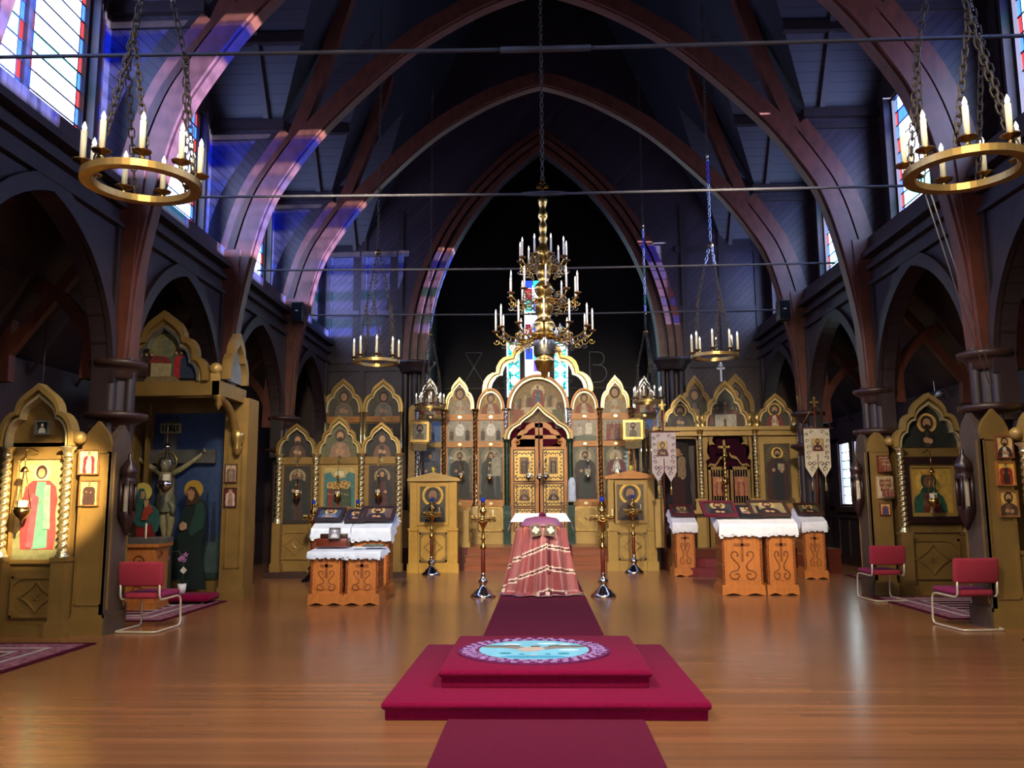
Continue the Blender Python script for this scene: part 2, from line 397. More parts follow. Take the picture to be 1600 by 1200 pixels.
for ti, y in enumerate(TY[2:-1]):
    n = ti+1
    for sd, nm in ((-1, 'left'), (1, 'right')):
        X = Matrix.Scale(sd, 4, (1, 0, 0))
        A, B = rib(EDGE, 0, .29)
        r = MB().band([(p[0], p[1]) for p in A], B, y-.17, y+.17, X=X)
        A, B = rib(EDGE, -.035, .06); r.band(A, B, y-.11, y+.11, X=X)
        t = struct('trim_truss_%s_%d' % (nm, n), r, RIB)
        A, B = rib(LOW, .34, .60); A2, B2 = rib(BRACE, 0, .24)
        part('outer_rib', MB().band(A, B, y-.13, y+.13, X=X), RIB, t)
        part('upper_brace', MB().band(A2, B2, y-.12, y+.12, X=X), RIB, t)
        # triangular boarded web, wall plate, trunk
        web = MB().prism([(NX+.4, ZSILL-.1), (NX+.4, ZPL-.05), (RX-.02, ZPL-.05), (4.75, 7.9), (5.3, 6.9), (5.55, 6.2)], y-.05, y+.05, X=X)
        part('web_boarding', web, diag_r if sd > 0 else diag_l, t)
        pl = MB().box(RX-.1, NX+.4, y-.16, y+.16, ZPL-.12, ZPL+.05, X=X).box(RX+.05, NX+.4, y-.1, y+.1, ZPL-.32, ZPL-.22, X=X)
        part('wall_plate', pl, RIBD, t)
        # pillar
        px = sd*NX
        pb = MB().prism([(5.6, 3.3), (6.0, 3.3), (6.1, 6.1), (5.45, 6.1), (5.52, 5.0)], y-.2, y+.2, X=X)
        p = struct('trim_pillar_%s_%d' % (nm, n), pb, RIB)
        sh = MB()
        for dx, dy, rr in ((0, 0, .17), (-.17*sd, -.02, .075), (0, -.19, .075), (0, .19, .075), (.17*sd, 0, .075)):
            sh.lathe([(rr, 0), (rr, 3.5)], px+dx, y+dy, 0, n=12)
        part('shaft', sh, RIBD, p)
        cap = MB()
        for z, rr in ((3.42, .36), (2.72, .40), (.25, .262)):
            cap.lathe([(.18, z-.22), (.24, z-.2), (.24, z-.12), (max(.24, rr-.06), z-.06), (rr, z-.03), (rr, z+.03), (.2, z+.06)], px, y, 0, n=20)
        part('ring_moulding', cap, DARK, p)
        # half arch across the aisle
        hb = smooth([(NX+.15, 3.3), (NX+.5, 4.1), (NX+1.1, 4.6), (NX+1.6, 4.2), (AX-.02, 3.2)])
        A, B = rib(hb, 0, .16); part('aisle_brace', MB().band(A, B, y-.07, y+.07, X=X).prism([(NX+.2, 5.2), (NX+.2, 5.45), (AX, 3.6), (AX, 3.35)], y-.06, y+.06, X=X), RIB, p)

# tie rods
for k, y in enumerate(TY[3:-1]):
    t = thing('tie_rod', ['thick iron tie rod nearest the viewer with a plain turnbuckle sleeve', 'iron tie rod crossing just under the cross of the great chandelier',
        'thin iron tie rod behind the upper candles of the great chandelier', 'farthest and lowest looking iron tie rod before the chancel arch'][k], 'tie rod', (0, y, 5.72), 0, 'iron tie rods across the nave')
    L = NX-.55
    part('rod', MB().tube([(-L, y, 5.76), (-.3, y, 5.715)], .019).tube([(.3, y, 5.715), (L, y, 5.74)], .019), STEEL, t)
    part('turnbuckle', MB().tube([(-.42, y, 5.715), (.42, y, 5.715)], .03) if k == 0 else MB().tube([(-.33, y, 5.72), (.33, y, 5.72)], .012).tube([(.32*math.cos(q*.3), y, 5.72+.024*math.sin(q*.3)) for q in range(21)], .014, closed=True), STEEL, t)

# east wall with the chancel arch
zs, za, hw = 5.25, 11.15, 3.1
A = arch_pts(-hw, hw, zs, za, 20)
ew = MB(); n = len(A)
top = [(-NX-.4+(2*NX+.8)*k/(n-1), 19.3) for k in range(n)]
ew.band(top, A, YE, YE+.35); ew.box(-NX-.4, -hw, YE, YE+.35, 0, zs+.02); ew.box(hw, NX+.4, YE, YE+.35, 0, zs+.02)
ew.add([(-NX-.4, YE+.3, zs), (-hw, YE+.3, zs), (-NX-.4, YE+.3, 19.3)], [(0, 1, 2)])
ew.prism([(-NX-.4, zs), (-hw, zs), (-NX-.4, 19.3)], YE, YE+.3); ew.prism([(NX+.4, zs), (hw, zs), (NX+.4, 19.3)], YE, YE+.3)
ea = struct('wall_east', ew, diag_r)
st = MB()
for sd in (-1, 1):
    for x in (3.75, 4.75, NX-.05): st.box(min(sd*x, sd*(x+.14)), max(sd*x, sd*(x+.14)), YE-.05, YE+.01, 0, 9.5)
    for z in (5.05, 6.55, 8.2): st.box(min(sd*3.6, sd*NX), max(sd*3.6, sd*NX), YE-.04, YE+.01, z, z+.16)
part('panel_stile', st, RIBD, ea)
am = MB()
for o, w, d in ((.0, .16, .12), (.24, .14, .2), (.46, .16, .14)):
    f = lambda q: [(p[0]*(hw+q)/hw, zs+(p[1]-zs)*(za-zs+q)/(za-zs)) for p in A]
    am.band(f(o+w), f(o), YE-d, YE+.02)
part('arch_moulding', am, RIB, ea)
pr = MB()
for sd in (-1, 1):
    for dx, dy in ((.08, -.05), (.3, -.12), (.55, -.05)): pr.lathe([(.09, .5), (.09, zs-.1)], sd*(hw+dx), YE+dy, 0, n=12)
    pr.lathe([(.35, zs-.28), (.42, zs-.2), (.42, zs-.14), (.52, zs-.06), (.55, zs+.02), (.3, zs+.06)], sd*(hw+.3), YE-.02, 0, n=20)
part('arch_shaft', pr, RIBD, ea)
# aisle ends, chancel, west end
for sd, nm in ((-1, 'left'), (1, 'right')):
    struct('wall_aisle_end_'+nm, MB().box(min(sd*NX, sd*(AX+.2)), max(sd*NX, sd*(AX+.2)), YE+.15, YE+.3, 0, 6), DARK)
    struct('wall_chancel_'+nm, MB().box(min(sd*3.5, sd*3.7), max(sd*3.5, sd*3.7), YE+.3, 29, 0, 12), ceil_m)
CH = 28.6
ch = MB().box(-3.7, -.85, CH, CH+.2, 0, 14).box(.85, 3.7, CH, CH+.2, 0, 14).box(-.85, .85, CH, CH+.2, 0, 4.2).box(-.85, .85, CH, CH+.2, 9.0, 14)
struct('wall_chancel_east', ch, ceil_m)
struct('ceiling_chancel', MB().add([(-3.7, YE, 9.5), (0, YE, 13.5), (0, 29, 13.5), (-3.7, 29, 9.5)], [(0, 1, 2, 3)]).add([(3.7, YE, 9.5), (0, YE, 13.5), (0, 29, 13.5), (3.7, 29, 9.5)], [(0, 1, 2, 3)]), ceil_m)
struct('wall_back', MB().box(-AX-.2, AX+.2, -4.4, -4.2, 0, 19.3), DARK)

# clerestory windows: two lights each, leaded panes with a coloured border
GW = glassy('clear_quarry', 'ccd8ff', 6.2, .8); GWB = glassy('pale_blue_quarry', 'adc4ff', 5.8, .9)
GB = glassy('blue_quarry', '3f6fe0', 2.6, .9); GR = glassy('red_quarry', 'c0393f', 2.0, .5); GC = glassy('aqua_quarry', '7fd3dc', 3.6, .6)
GA1 = glassy('aisle_white_quarry', 'e8f6f6', 5.0, 0); GA2 = glassy('aisle_aqua_quarry', '9fd8dc', 3.0, 0)
LEAD = mat('lead_came', '1a1416', rough=.6, var=.1)
wn = 0
paneC = {}
def pane_mesh(key, w, h, m):
    if key not in paneC: paneC[key] = mesh_of(MB().box(-w/2, w/2, -.008, .008, -h/2, h/2), 'pane_'+key, m)
    return paneC[key]
def leaded(name, sd, X, ya, yb, za, zb, rows, lights, border=.09, seed=0, pal=None):
    """window in a side wall: frame, mullions, bars and panes"""
    rnd = random.Random(seed)
    w = bpy.data.objects.new(name, None); COL.objects.link(w); w['kind'] = 'structure'; w.location = (sd*X, (ya+yb)/2, za); w.rotation_euler = (0, 0, sd*PI/2*-1)
    W2, H = (yb-ya)/2, zb-za
    # local: x along nave (flipped by side), y outward
    fr = MB()
    for a in (-W2, W2-.06): fr.box(a, a+.06, -.06, .06, 0, H)
    fr.box(-W2, W2, -.06, .06, 0, .06); fr.box(-W2, W2, -.06, .06, H-.06, H)
    part('window_frame', fr, RIBD, w, False)
    lw = (2*W2-.06)/lights
    mu = MB()
    for k in range(1, lights): mu.box(-W2+.03+lw*k-.045, -W2+.03+lw*k+.045, -.06, .06, 0, H)
    if lights > 1: part('mullion', mu, RIBD, w, False)
    bars = MB()
    for k in range(lights):
        xa_, xb_ = -W2+.03+lw*k+.05, -W2+.03+lw*(k+1)-.05
        for r_ in range(1, rows): bars.box(xa_, xb_, -.018, .018, .06+(H-.12)*r_/rows-.011, .06+(H-.12)*r_/rows+.011)
        for q in (xa_+border, xb_-border): bars.box(q-.008, q+.008, -.014, .014, .05, H-.05)
    part('glazing_bar', bars, LEAD, w, False)
    ph = (H-.12)/rows-.02
    for k in range(lights):
        xa_, xb_ = -W2+.03+lw*k+.05, -W2+.03+lw*(k+1)-.05
        for r_ in range(rows):
            zc = .06+(H-.12)*(r_+.5)/rows
            c = rnd.choice(['w', 'w', 'w', 'w', 'wb', 'c', 'w', 'wb'])
            if r_ >= rows-2: c = rnd.choice(['b', 'wb', 'b'])
            if pal: c = rnd.choice(['q', 'q', 'p'])
            mm = {'q': GA1, 'p': GA2, 'w': GW, 'wb': GWB, 'c': GC, 'b': GB}[c]
            inst(pane_mesh('%s_%.2f_%.2f' % (c, xb_-xa_-2*border, ph), xb_-xa_-2*border-.016, ph, mm), 'pane', w, ((xa_+xb_)/2, 0, zc))
            for q in (xa_+border/2, xb_-border/2):
                cc = ('r' if (r_+k) % 2 else 'b')+('a' if pal else '')
                inst(pane_mesh('%s_b%.2f' % (cc, ph), border-.012, ph, (GA2 if pal else GR) if cc[0] == 'r' else (GA2 if pal else GB)), 'border_pane', w, (q, 0, zc))
    return w
for sd in (-1, 1):
    for i in range(2, len(TY)-1):
        wn += 1
        leaded('window_%d' % wn, sd, NX+.42, TY[i]+.58, TY[i+1]-.58, ZSILL+.0, ZPL-.03, 9, 2, seed=wn)
for k in range(2):
    wn += 1
    leaded('window_%d' % wn, 1, AX+.06, 19.84+1.02*k, 20.62+1.02*k, 1.4, 3.0, 7, 1, border=.07, seed=30+k, pal=1)
part('window_jamb', MB().box(AX-.03, AX+.2, 20.62, 20.86, 1.3, 3.0).box(AX-.03, AX+.2, 21.64, 21.8, 1.3, 3.0).box(AX-.12, AX+.2, 19.8, 21.8, 1.27, 1.4), DARK, bpy.data.objects['wall_aisle_right'])
# ------------------------------------------------------------------ icon walls
K1 = [(1, 0), (1, .14), (.975, .27), (.90, .40), (.79, .49), (.68, .535), (.60, .545), (.585, .60), (.545, .68), (.46, .76), (.33, .835), (.18, .905), (.07, .96), (0, 1)]
K2 = [(1, 0), (1, .10), (.965, .20), (.90, .28), (.82, .325), (.755, .335), (.745, .42), (.70, .52), (.62, .585), (.53, .615), (.465, .62), (.455, .68), (.42, .745), (.33, .83), (.19, .905), (.08, .955), (0, 1)]
K0 = [(math.cos(PI/2*i/14), math.sin(PI/2*i/14)) for i in range(15)]
KO = [(1, 0), (.985, .13), (.93, .25), (.83, .35), (.70, .42), (.60, .47), (.55, .545), (.45, .62), (.32, .70), (.20, .79), (.09, .90), (0, 1)]
def outline(K, cx, z0, hw, h, s=1.0, sz=None):
    sz = s if sz is None else sz
    R = [(cx+hw*s*x, z0+h*sz*z) for x, z in K]
    return R+[(2*cx-p[0], p[1]) for p in reversed(R[:-1])]
def kokoshnik(parent, K, x0, x1, z0, ztip, y, m=None, m2=None, s=.80, name='gable_frame', d=.13, fill=None):
    cx, hw, h = (x0+x1)/2, (x1-x0)/2, ztip-z0
    g = part(name, MB().band(outline(K, cx, z0, hw, h), outline(K, cx, z0, hw, h, (1+s)/2, (1+s)/2+.01), y-d, y+.02), m or GILT, parent)
    part('inner_moulding', MB().band(outline(K, cx, z0, hw, h, (1+s)/2, (1+s)/2+.01), outline(K, cx, z0, hw, h, s+.05, s+.055), y-d*.55, y+.02, 0)
         .band(outline(K, cx, z0, hw, h, s+.05, s+.055), outline(K, cx, z0, hw, h, s, s+.005), y-d*.8, y+.02, 1), [GOLD, m2 or PALE], g)
    return g
class Pic:
    """painted icon: thin layers of paint on a board, one mesh with a slot for each colour"""
    def __init__(s, x0, x1, z0, z1, y, bg, shape=None):
        s.x0, s.z0, s.w, s.h, s.y = x0, z0, x1-x0, z1-z0, y; s.mb = MB(); s.mats = []; s.k = 0
        if shape: s.mb.prism(shape, y, y+.03, s.c(bg))
        else: s.mb.box(x0, x1, y, y+.03, z0, z1, s.c(bg))
    def c(s, hx):
        m = paint(hx) if isinstance(hx, str) else hx
        if m not in s.mats: s.mats.append(m)
        return s.mats.index(m)
    def poly(s, pts, hx):                      # u,v in 0..1 of the board
        s.k += 1; s.mb.flat([(s.x0+u*s.w, s.z0+v*s.h) for u, v in pts], s.y-.0015*s.k-.002, s.c(hx)); return s
    def oval(s, u, v, r, hx, q=1.0, n=14):     # r relative to width, q stretch
        s.k += 1; s.mb.disc(s.x0+u*s.w, s.z0+v*s.h, r*s.w, s.y-.0015*s.k-.002, s.c(hx), n, r*s.w*q); return s
    def person(s, u, v0, v1, robe, cloak=None, skin='a9805a', hair='3a2416', halo='c9a552', bust=False, veil=None, beard=False, wid=1.0, hand=True, ring=None):
        """u centre, v0 bottom, v1 top of head (fractions of the board)"""
        H = (v1-v0)*s.h; ww = lambda q: q*H*wid/s.w; vv = lambda q: v0+(v1-v0)*q
        hr = (.165 if bust else .058)*H; hc = 1-(.19 if bust else .068)
        if halo: s.oval(u, vv(hc), hr*2.0/s.w, halo, n=20)
        if ring: s.oval(u, vv(hc), hr*1.55/s.w, ring, n=20)
        if bust: B = [(-.50, 0), (-.48, .2), (-.40, .40), (-.25, .52), (-.10, .58), (.10, .58), (.25, .52), (.40, .40), (.48, .2), (.50, 0)]; Cl = [(-.2, 0), (-.12, .5), (.05, .55), (.22, 0)]
        else: B = [(-.17, 0), (-.19, .2), (-.17, .45), (-.185, .6), (-.16, .76), (-.09, .835), (.09, .835), (.16, .76), (.185, .6), (.17, .45), (.19, .2), (.17, 0)]; Cl = [(-.06, .0), (-.10, .3), (-.06, .6), (-.04, .82), (.05, .82), (.09, .55), (.10, .02)]
        s.poly([(u+ww(a), vv(b)) for a, b in B], robe)
        if cloak: s.poly([(u+ww(a), vv(b)) for a, b in Cl], cloak)
        s.oval(u, vv(hc+.01), hr*1.22/s.w, veil or hair, 1.2)
        if veil: s.poly([(u+ww(a*(2.6 if bust else 1)), vv(b if not bust else b-.28)) for a, b in ((-.07, .93), (-.10, .82), (0, .78), (.10, .82), (.07, .93))], veil)
        s.oval(u, vv(hc-.005), hr*.80/s.w, skin, 1.25)
        if beard: s.oval(u, vv(hc)-hr*.85/s.h, hr*.62/s.w, hair, 1.0)
        if hand:
            q = .24 if bust else .60
            s.oval(u-ww(.07 if not bust else .1), vv(q), hr*.6/s.w, skin); s.oval(u+ww(.06 if not bust else .12), vv(q-.03), hr*.55/s.w, skin)
        return s
    def crowd(s, rows, hal='c9a552', seed=1, cols=('6b1f1f', '2e4a3a', '233a5a', '7a5a2a', '59302a')):
        r = random.Random(seed)
        for v0, v1, n, jit in rows:
            for i in range(n): s.person(.14+.72*(i+.5)/n+r.uniform(-jit, jit), v0, v1+r.uniform(-.02, .02), r.choice(cols), r.choice(cols), halo=hal, wid=.8)
        return s
    def done(s, parent, name='icon', label=None): return part(name, s.mb, s.mats, parent, True, label)
def solid_pic(pic, name, label, cat, group=None): return solo(name, pic.mb, pic.mats, label, cat, group)
def rail_orn(parent, x0, x1, z0, z1, y, m=None, name='rail'):
    r = part(name, MB().box(x0, x1, y-.03, y+.02, z0, z1), m or ORANGE, parent)
    cx, cz, h = (x0+x1)/2, (z0+z1)/2, (z1-z0); w = x1-x0
    o = MB().disc(cx, cz, h*.34, y-.045, 0, 12, h*.26)
    for sg in (-1, 1): o.add([(cx+sg*w*.12, y-.036, cz-h*.22), (cx+sg*w*.40, y-.036, cz), (cx+sg*w*.12, y-.036, cz+h*.22), (cx+sg*w*.2, y-.036, cz)], [(0, 1, 2, 3)], 1)
    part('rosette', o, [SILVERROPE, GOLD], r); return r
def dado(parent, x0, x1, z0, z1, y, m=None, m2=None, quatre=False):
    d = part('dado_panel', MB().box(x0, x1, y-.01, y+.02, z0, z1), m or GOLD, parent)
    w, h = x1-x0, z1-z0; cx, cz = (x0+x1)/2, (z0+z1)/2
    f = MB()
    for a in ((x0, x1, z1-h*.06, z1), (x0, x1, z0, z0+h*.06), (x0, x0+h*.06, z0, z1), (x1-h*.06, x1, z0, z1)): f.box(a[0], a[1], y-.035, y, a[2], a[3])
    part('panel_border', f, m2 or m or GOLD, d)
    D = [(0, 1), (.18, .70), (.42, .42), (.72, .16), (1, 0)]; q = [(a, b) for a, b in D]
    full = [(a, b) for a, b in D]+[(a, -b) for a, b in reversed(D[:-1])]+[(-a, -b) for a, b in D[1:]]+[(-a, b) for a, b in reversed(D[1:-1])]
    hw, hh = w*.36, h*.40
    A = [(cx+a*hw, cz+b*hh) for a, b in full]; B = [(cx+a*hw*.88, cz+b*hh*.88) for a, b in full]
    part('diamond_moulding', MB().band(A, B, y-.035, y, closed=True), m2 or GILT, d)
    st = MB()
    for k in range(4):
        a = PI/2*k+PI/4; st.add([(cx, y-.03, cz), (cx+.05*w*math.cos(a-.4), y-.035, cz+.05*w*math.sin(a-.4)), (cx+.09*w*math.cos(a), y-.03, cz+.09*w*math.sin(a)), (cx+.05*w*math.cos(a+.4), y-.035, cz+.05*w*math.sin(a+.4))], [(0, 1, 2, 3)])
    part('rosette', st, m2 or GILT, d)
    for sx in (-1, 1):
        for sz in (-1, 1):
            part('corner_carving', MB().prism([(cx+sx*w*.46, cz+sz*h*.44), (cx+sx*w*.28, cz+sz*h*.44), (cx+sx*w*.38, cz+sz*h*.36), (cx+sx*w*.46, cz+sz*h*.26)], y-.03, y), m2 or GILT, d)
    return d
def rope_col(parent, x, y, z0, z1, r, m, pitch=.14):
    c = part('twisted_column', MB().rope(x, y, z0+r*1.5, z1-r*2.2, r, pitch), m, parent)
    part('capital', MB().lathe([(r*1.1, z1-r*2.6), (r*1.5, z1-r*2.4), (r*1.1, z1-r*2), (r*1.4, z1-r), (r*2, z1-r*.3), (r*2, z1)], x, y, 0, 12), m, c)
    part('column_base', MB().lathe([(r*1.9, z0), (r*1.9, z0+r*.5), (r*1.3, z0+r*.9), (r*1.5, z0+r*1.3), (r*1.1, z0+r*1.7)], x, y, 0, 12), m, c)
    return c
def Zp(x, y, Y): return P(x, y, Y).z
def Xp(x, y, Y): return P(x, y, Y).x
def rect(x0, x1, y0, y1, Y):
    xm, ym = (x0+x1)/2, (y0+y1)/2
    return Xp(x0, ym, Y), Xp(x1, ym, Y), Zp(xm, y1, Y), Zp(xm, y0, Y)

# ---- generic side screens
def pointed_board(parent, x0, x1, z0, z1, y, m, name='pointed_pilaster', d=.1, panel=True):
    cx, hw = (x0+x1)/2, (x1-x0)/2; sh = z1-(x1-x0)*1.0
    top = [(x1, sh), (x1-hw*.06, sh+(z1-sh)*.3), (x1-hw*.35, sh+(z1-sh)*.62), (x1-hw*.75, sh+(z1-sh)*.85), (cx, z1), (x0+hw*.75, sh+(z1-sh)*.85), (x0+hw*.35, sh+(z1-sh)*.62), (x0+hw*.06, sh+(z1-sh)*.3), (x0, sh)]
    q = part(name, MB().prism([(x0, z0), (x1, z0)]+top, y, y+d), m, parent)
    if panel:
        f = MB()
        for a in ((x0+hw*.16, x0+hw*.24, z0+.35, sh), (x1-hw*.24, x1-hw*.16, z0+.35, sh), (x0+hw*.16, x1-hw*.16, z0+.35, z0+.37), (x0+hw*.16, x1-hw*.16, sh-.02, sh)): f.box(a[0], a[1], y-.015, y+.01, a[2], a[3])
        f.box(x0-.02, x1+.02, y-.03, y+.01, z0, z0+.2).box(x0, x1, y-.02, y+.01, z0+.2, z0+.24)
        part('panel_moulding', f, m, q)
    return q
# ---- the solea platform and steps
PZ = .5
YI = 22.1
plat = MB().box(-3.5, 3.5, 20.75, 24, 0, PZ)
for k in range(3): plat.box(-1.85, 1.85, 19.85+.3*k, 20.75, PZ/3*k, PZ/3*(k+1)-.03).box(-1.85, 1.85, 19.82+.3*k, 20.749, PZ/3*(k+1)-.03, PZ/3*(k+1))
struct('floor_solea', plat, mat('step_oak', '8a4a24', rough=.3, var=.2, scale=4, stretch=(.4, 3, 3)))
# ---- main iconostasis
IC = thing('iconostasis', 'tall gilded main icon screen with central royal doors under the chancel arch', 'icon screen', (0, YI, PZ))
zb = PZ
def zz(y, x=845): return Zp(x, y, YI)
zP, zD, zR = zz(831), zz(791), zz(781)
part('base_plinth', MB().box(Xp(648, 838, YI), Xp(1030, 838, YI), YI-.1, YI+.1, zb, zP), GOLD2, IC)
part('backing_board', MB().box(Xp(648, 738, YI), Xp(797, 738, YI), YI+.02, YI+.12, zb, zz(640)).box(Xp(887, 738, YI), Xp(1030, 738, YI), YI+.02, YI+.12, zb, zz(640)), ORANGE, IC)
FIGS = {
 0: dict(bg='2c3440', p=('252c3c', '3a3a48')), 1: dict(bg='4d5240', p=('14130f', '1b1712')), 2: dict(bg='56584a', p=('20241f', '4a5048')),
 3: dict(bg='5d5e50', p=('2c1a14', '1c2420')), 4: dict(bg='4b5544', p=('8f8a80', '5b1e26')), 5: dict(bg='2c3440', p=('2a2430', '3a3a48'))}
cols = [652, 694, 743, 791, 890, 938, 987, 1028]
bays = [(652, 692, 591, 'silver', 0), (696, 741, 590, 'k', 1), (745, 789, 607, 'r', 2), (892, 936, 607, 'r', 3), (940, 985, 587, 'k', 4), (990, 1027, 588, 'silver', 5)]  # silver bays: bluish daylight on the shaded flank gables, put into their colours
for a, b, tip, kind, fi in bays:
    x0, x1 = Xp(a, 700, YI), Xp(b, 700, YI); zt, zg = Zp((a+b)/2, tip, YI), zz(640)
    K = K0 if kind == 'r' else K1; sv = kind == 'silver'
    kokoshnik(IC, K, x0, x1, zg, zt, YI, SILVER if sv else (ORANGE if kind == 'r' else GILT), PALE if not sv else SILVER, s=.78)
    cx, hw = (x0+x1)/2, (x1-x0)/2
    p = Pic(x0+hw*.2, x1-hw*.2, zz(646), zt-(zt-zg)*.2, YI+.01, 'a08046' if not sv else '6d7f96', [(x0+hw*.2, zz(646)), (x1-hw*.2, zz(646))]+[(q[0], q[1]) for q in outline(K, cx, zg, hw*.79, (zt-zg)*.79)])
    p.person(.5, 0, .82 if kind != 'r' else .9, '9c8a68' if fi in (1, 4) else '8a4a2c', 'b7a684', skin='a98258', halo='b8964e', bust=True); p.done(IC)
    rail_orn(IC, x0+.03, x1-.03, zz(655.5), zz(646.5), YI, GOLD if sv else ORANGE)
    fx = FIGS[fi]
    p = Pic(x0+.06, x1-.06, zz(689), zz(656.5), YI, 'a59b84' if not sv else '3d5f94')
    if fi in (1, 2): p.oval(.5, .55, .2, 'd9d2be', 1.3).person(.5, .28, .95, 'ded7c4', halo='cfc3a0', wid=1.3).person(.16, .05, .6, '5a3f30', halo=None).person(.82, .05, .62, '3c3028', halo=None)
    elif fi == 3: p.person(.28, .2, .75, 'c4b79a', halo=None, wid=1.3).person(.68, .3, .97, 'd8cdb4', halo='cbb98c', wid=1.3).poly([(0, 0), (1, 0), (1, .22), (.5, .3), (0, .2)], '6f7560')
    elif fi == 4: p.crowd([(.3, .9, 5, .02), (.02, .66, 6, .02)], hal=None, cols=('8a3a2e', 'a3785a', '6b5a48', '7a2f2a'))
    else: p.person(.5, .05, .95, '26344f', '3b4a66', halo=None, wid=1.2)
    p.done(IC)
    rail_orn(IC, x0+.03, x1-.03, zz(698), zz(689.5), YI, GOLD if sv else ORANGE)
    p = Pic(x0+.06, x1-.06, zz(780), zz(699), YI, fx['bg'])
    p.oval(.5, .82, .42, '7d7459' if not sv else '3d4654', n=20).oval(.5, .82, .28, 'a89a74' if not sv else '4d5768', n=20)
    p.poly([(0, 0), (1, 0), (1, .14), (0, .1)], '2c2118')
    if fi == 2: p.person(.5, .05, .9, fx['p'][0], fx['p'][1], veil='2c1c20', halo=None, hand=False, wid=1.2).person(.72, .45, .88, '8f8a70', halo=None, wid=1.2, hand=False).poly([(.3, .02), (.7, .02), (.55, .45), (.35, .4)], '12100e')
    elif fi == 3: p.person(.5, .0, .9, fx['p'][0], fx['p'][1], beard=True, halo=None, wid=1.25).poly([(.48, .42), (.72, .42), (.72, .58), (.48, .58)], 'b3a888')
    elif fi == 4: p.person(.5, .02, .9, fx['p'][1], fx['p'][0], beard=True, hair='b5aa98', halo=None, wid=1.2).poly([(.34, .62), (.5, .8), (.66, .62), (.6, .42), (.4, .42)], 'cfcac0').poly([(.55, .28), (.78, .3), (.74, .55), (.58, .56)], '15110f').poly([(.58, .04), (.8, .04), (.8, .3), (.6, .3)], 'a5a294')
    else: p.person(.5, .04, .9, fx['p'][0], fx['p'][1], halo=None, wid=1.2, beard=fi == 1)
    p.done(IC)
    rail_orn(IC, x0+.03, x1-.03, zz(791), zz(781.5), YI, GOLD if sv else ORANGE)
    dado(IC, x0+.05, x1-.05, zP+.02, zD-.01, YI, GOLD2, GILT)
for x in cols:
    silver = x in (652, 791, 890, 1028)
    rope_col(IC, Xp(x, 700, YI), YI-.09, zD, zz(639), .045 if silver else .05, SILVER if silver else BRONZE, .12)
    part('column_pedestal', MB().box(Xp(x, 820, YI)-.07, Xp(x, 820, YI)+.07, YI-.17, YI, zb, zD).box(Xp(x, 820, YI)-.09, Xp(x, 820, YI)+.09, YI-.19, YI, zD-.04, zD), GOLD, IC)
for a, b in ((638, 650), (1031, 1040)): pointed_board(IC, Xp(a, 760, YI), Xp(b, 760, YI), PZ, Zp(645, 632, YI), YI-.08, GOLD, panel=False)
# round-headed supper icon over the doors
x0, x1 = Xp(792, 640, YI), Xp(889, 640, YI); cx, hw = (x0+x1)/2, (x1-x0)/2; zg, zt = zz(638), zz(586)
kokoshnik(IC, K0, x0, x1, zg, zt, YI, ORANGE, PALE, s=.86, d=.16)
p = Pic(x0+.05, x1-.05, zz(690), zz(591), YI+.075, '8a6d3c', [(x0+.05, zz(690)), (x1-.05, zz(690))]+outline(K0, cx, zg, hw*.88, (zt-zg)*.88))
p.oval(.5, .80, .12, 'bfa878', n=18)
for i, (u, v) in enumerate([(.12, .66), (.2, .73), (.28, .77), (.36, .74), (.64, .74), (.72, .77), (.8, .73), (.88, .66), (.14, .56), (.86, .56)]):
    p.person(u, v-.24, v, ['7a3f26', '5f6a3e', '8a7448', '54452f'][i % 4], ['a98a58', '6a3020'][i % 2], halo=None, hand=False, skin='b08a60', wid=1.35)
p.person(.5, .52, .88, '8a3320', '3f5560', halo='d6c48c', beard=True, wid=1.3)
p.poly([(.22, .54), (.78, .54), (.84, .44), (.16, .44)], 'b39e72').poly([(.18, .30), (.82, .30), (.84, .45), (.16, .45)], '806238').poly([(.05, .2), (.2, .2), (.26, .5), (.08, .5)], '8f4a2c').poly([(.8, .2), (.95, .2), (.92, .5), (.74, .5)], '5d5a34')
p.done(IC, label='arched painting of a supper at a long table')
# ogee hood over the royal doors
x0, x1 = Xp(788, 686, YI), Xp(895, 686, YI); zg, zt = zz(687), zz(630)
hood = kokoshnik(IC, KO, x0, x1, zg, zt, YI-.06, GOLD2, PALE, s=.84, name='door_hood', d=.3)
part('velvet_curtain', MB().prism(outline(KO, (x0+x1)/2, zg, (x1-x0)/2*.83, (zt-zg)*.83)+[((x0+x1)/2-(x1-x0)*.41, zz(720)), ((x0+x1)/2+(x1-x0)*.41, zz(720))][::-1], YI+.015, YI+.03), CURTAIN, IC)
for a, b in ((788, 797), (887, 896)):
    xa_, xb_ = Xp(a, 765, YI), Xp(b, 765, YI)
    c = part('marble_column', MB().lathe([(.066, zb), (.066, zz(690))], (xa_+xb_)/2, YI-.12, 0, 14), GREEN, IC)
    part('capital', MB().lathe([(.07, zz(692)), (.1, zz(690)), (.085, zz(688)), (.12, zz(685.5)), (.12, zz(684))], (xa_+xb_)/2, YI-.12, 0, 14).box(xa_-.02, xb_+.02, YI-.22, YI-.02, zb, zz(790)), GREEN, c)
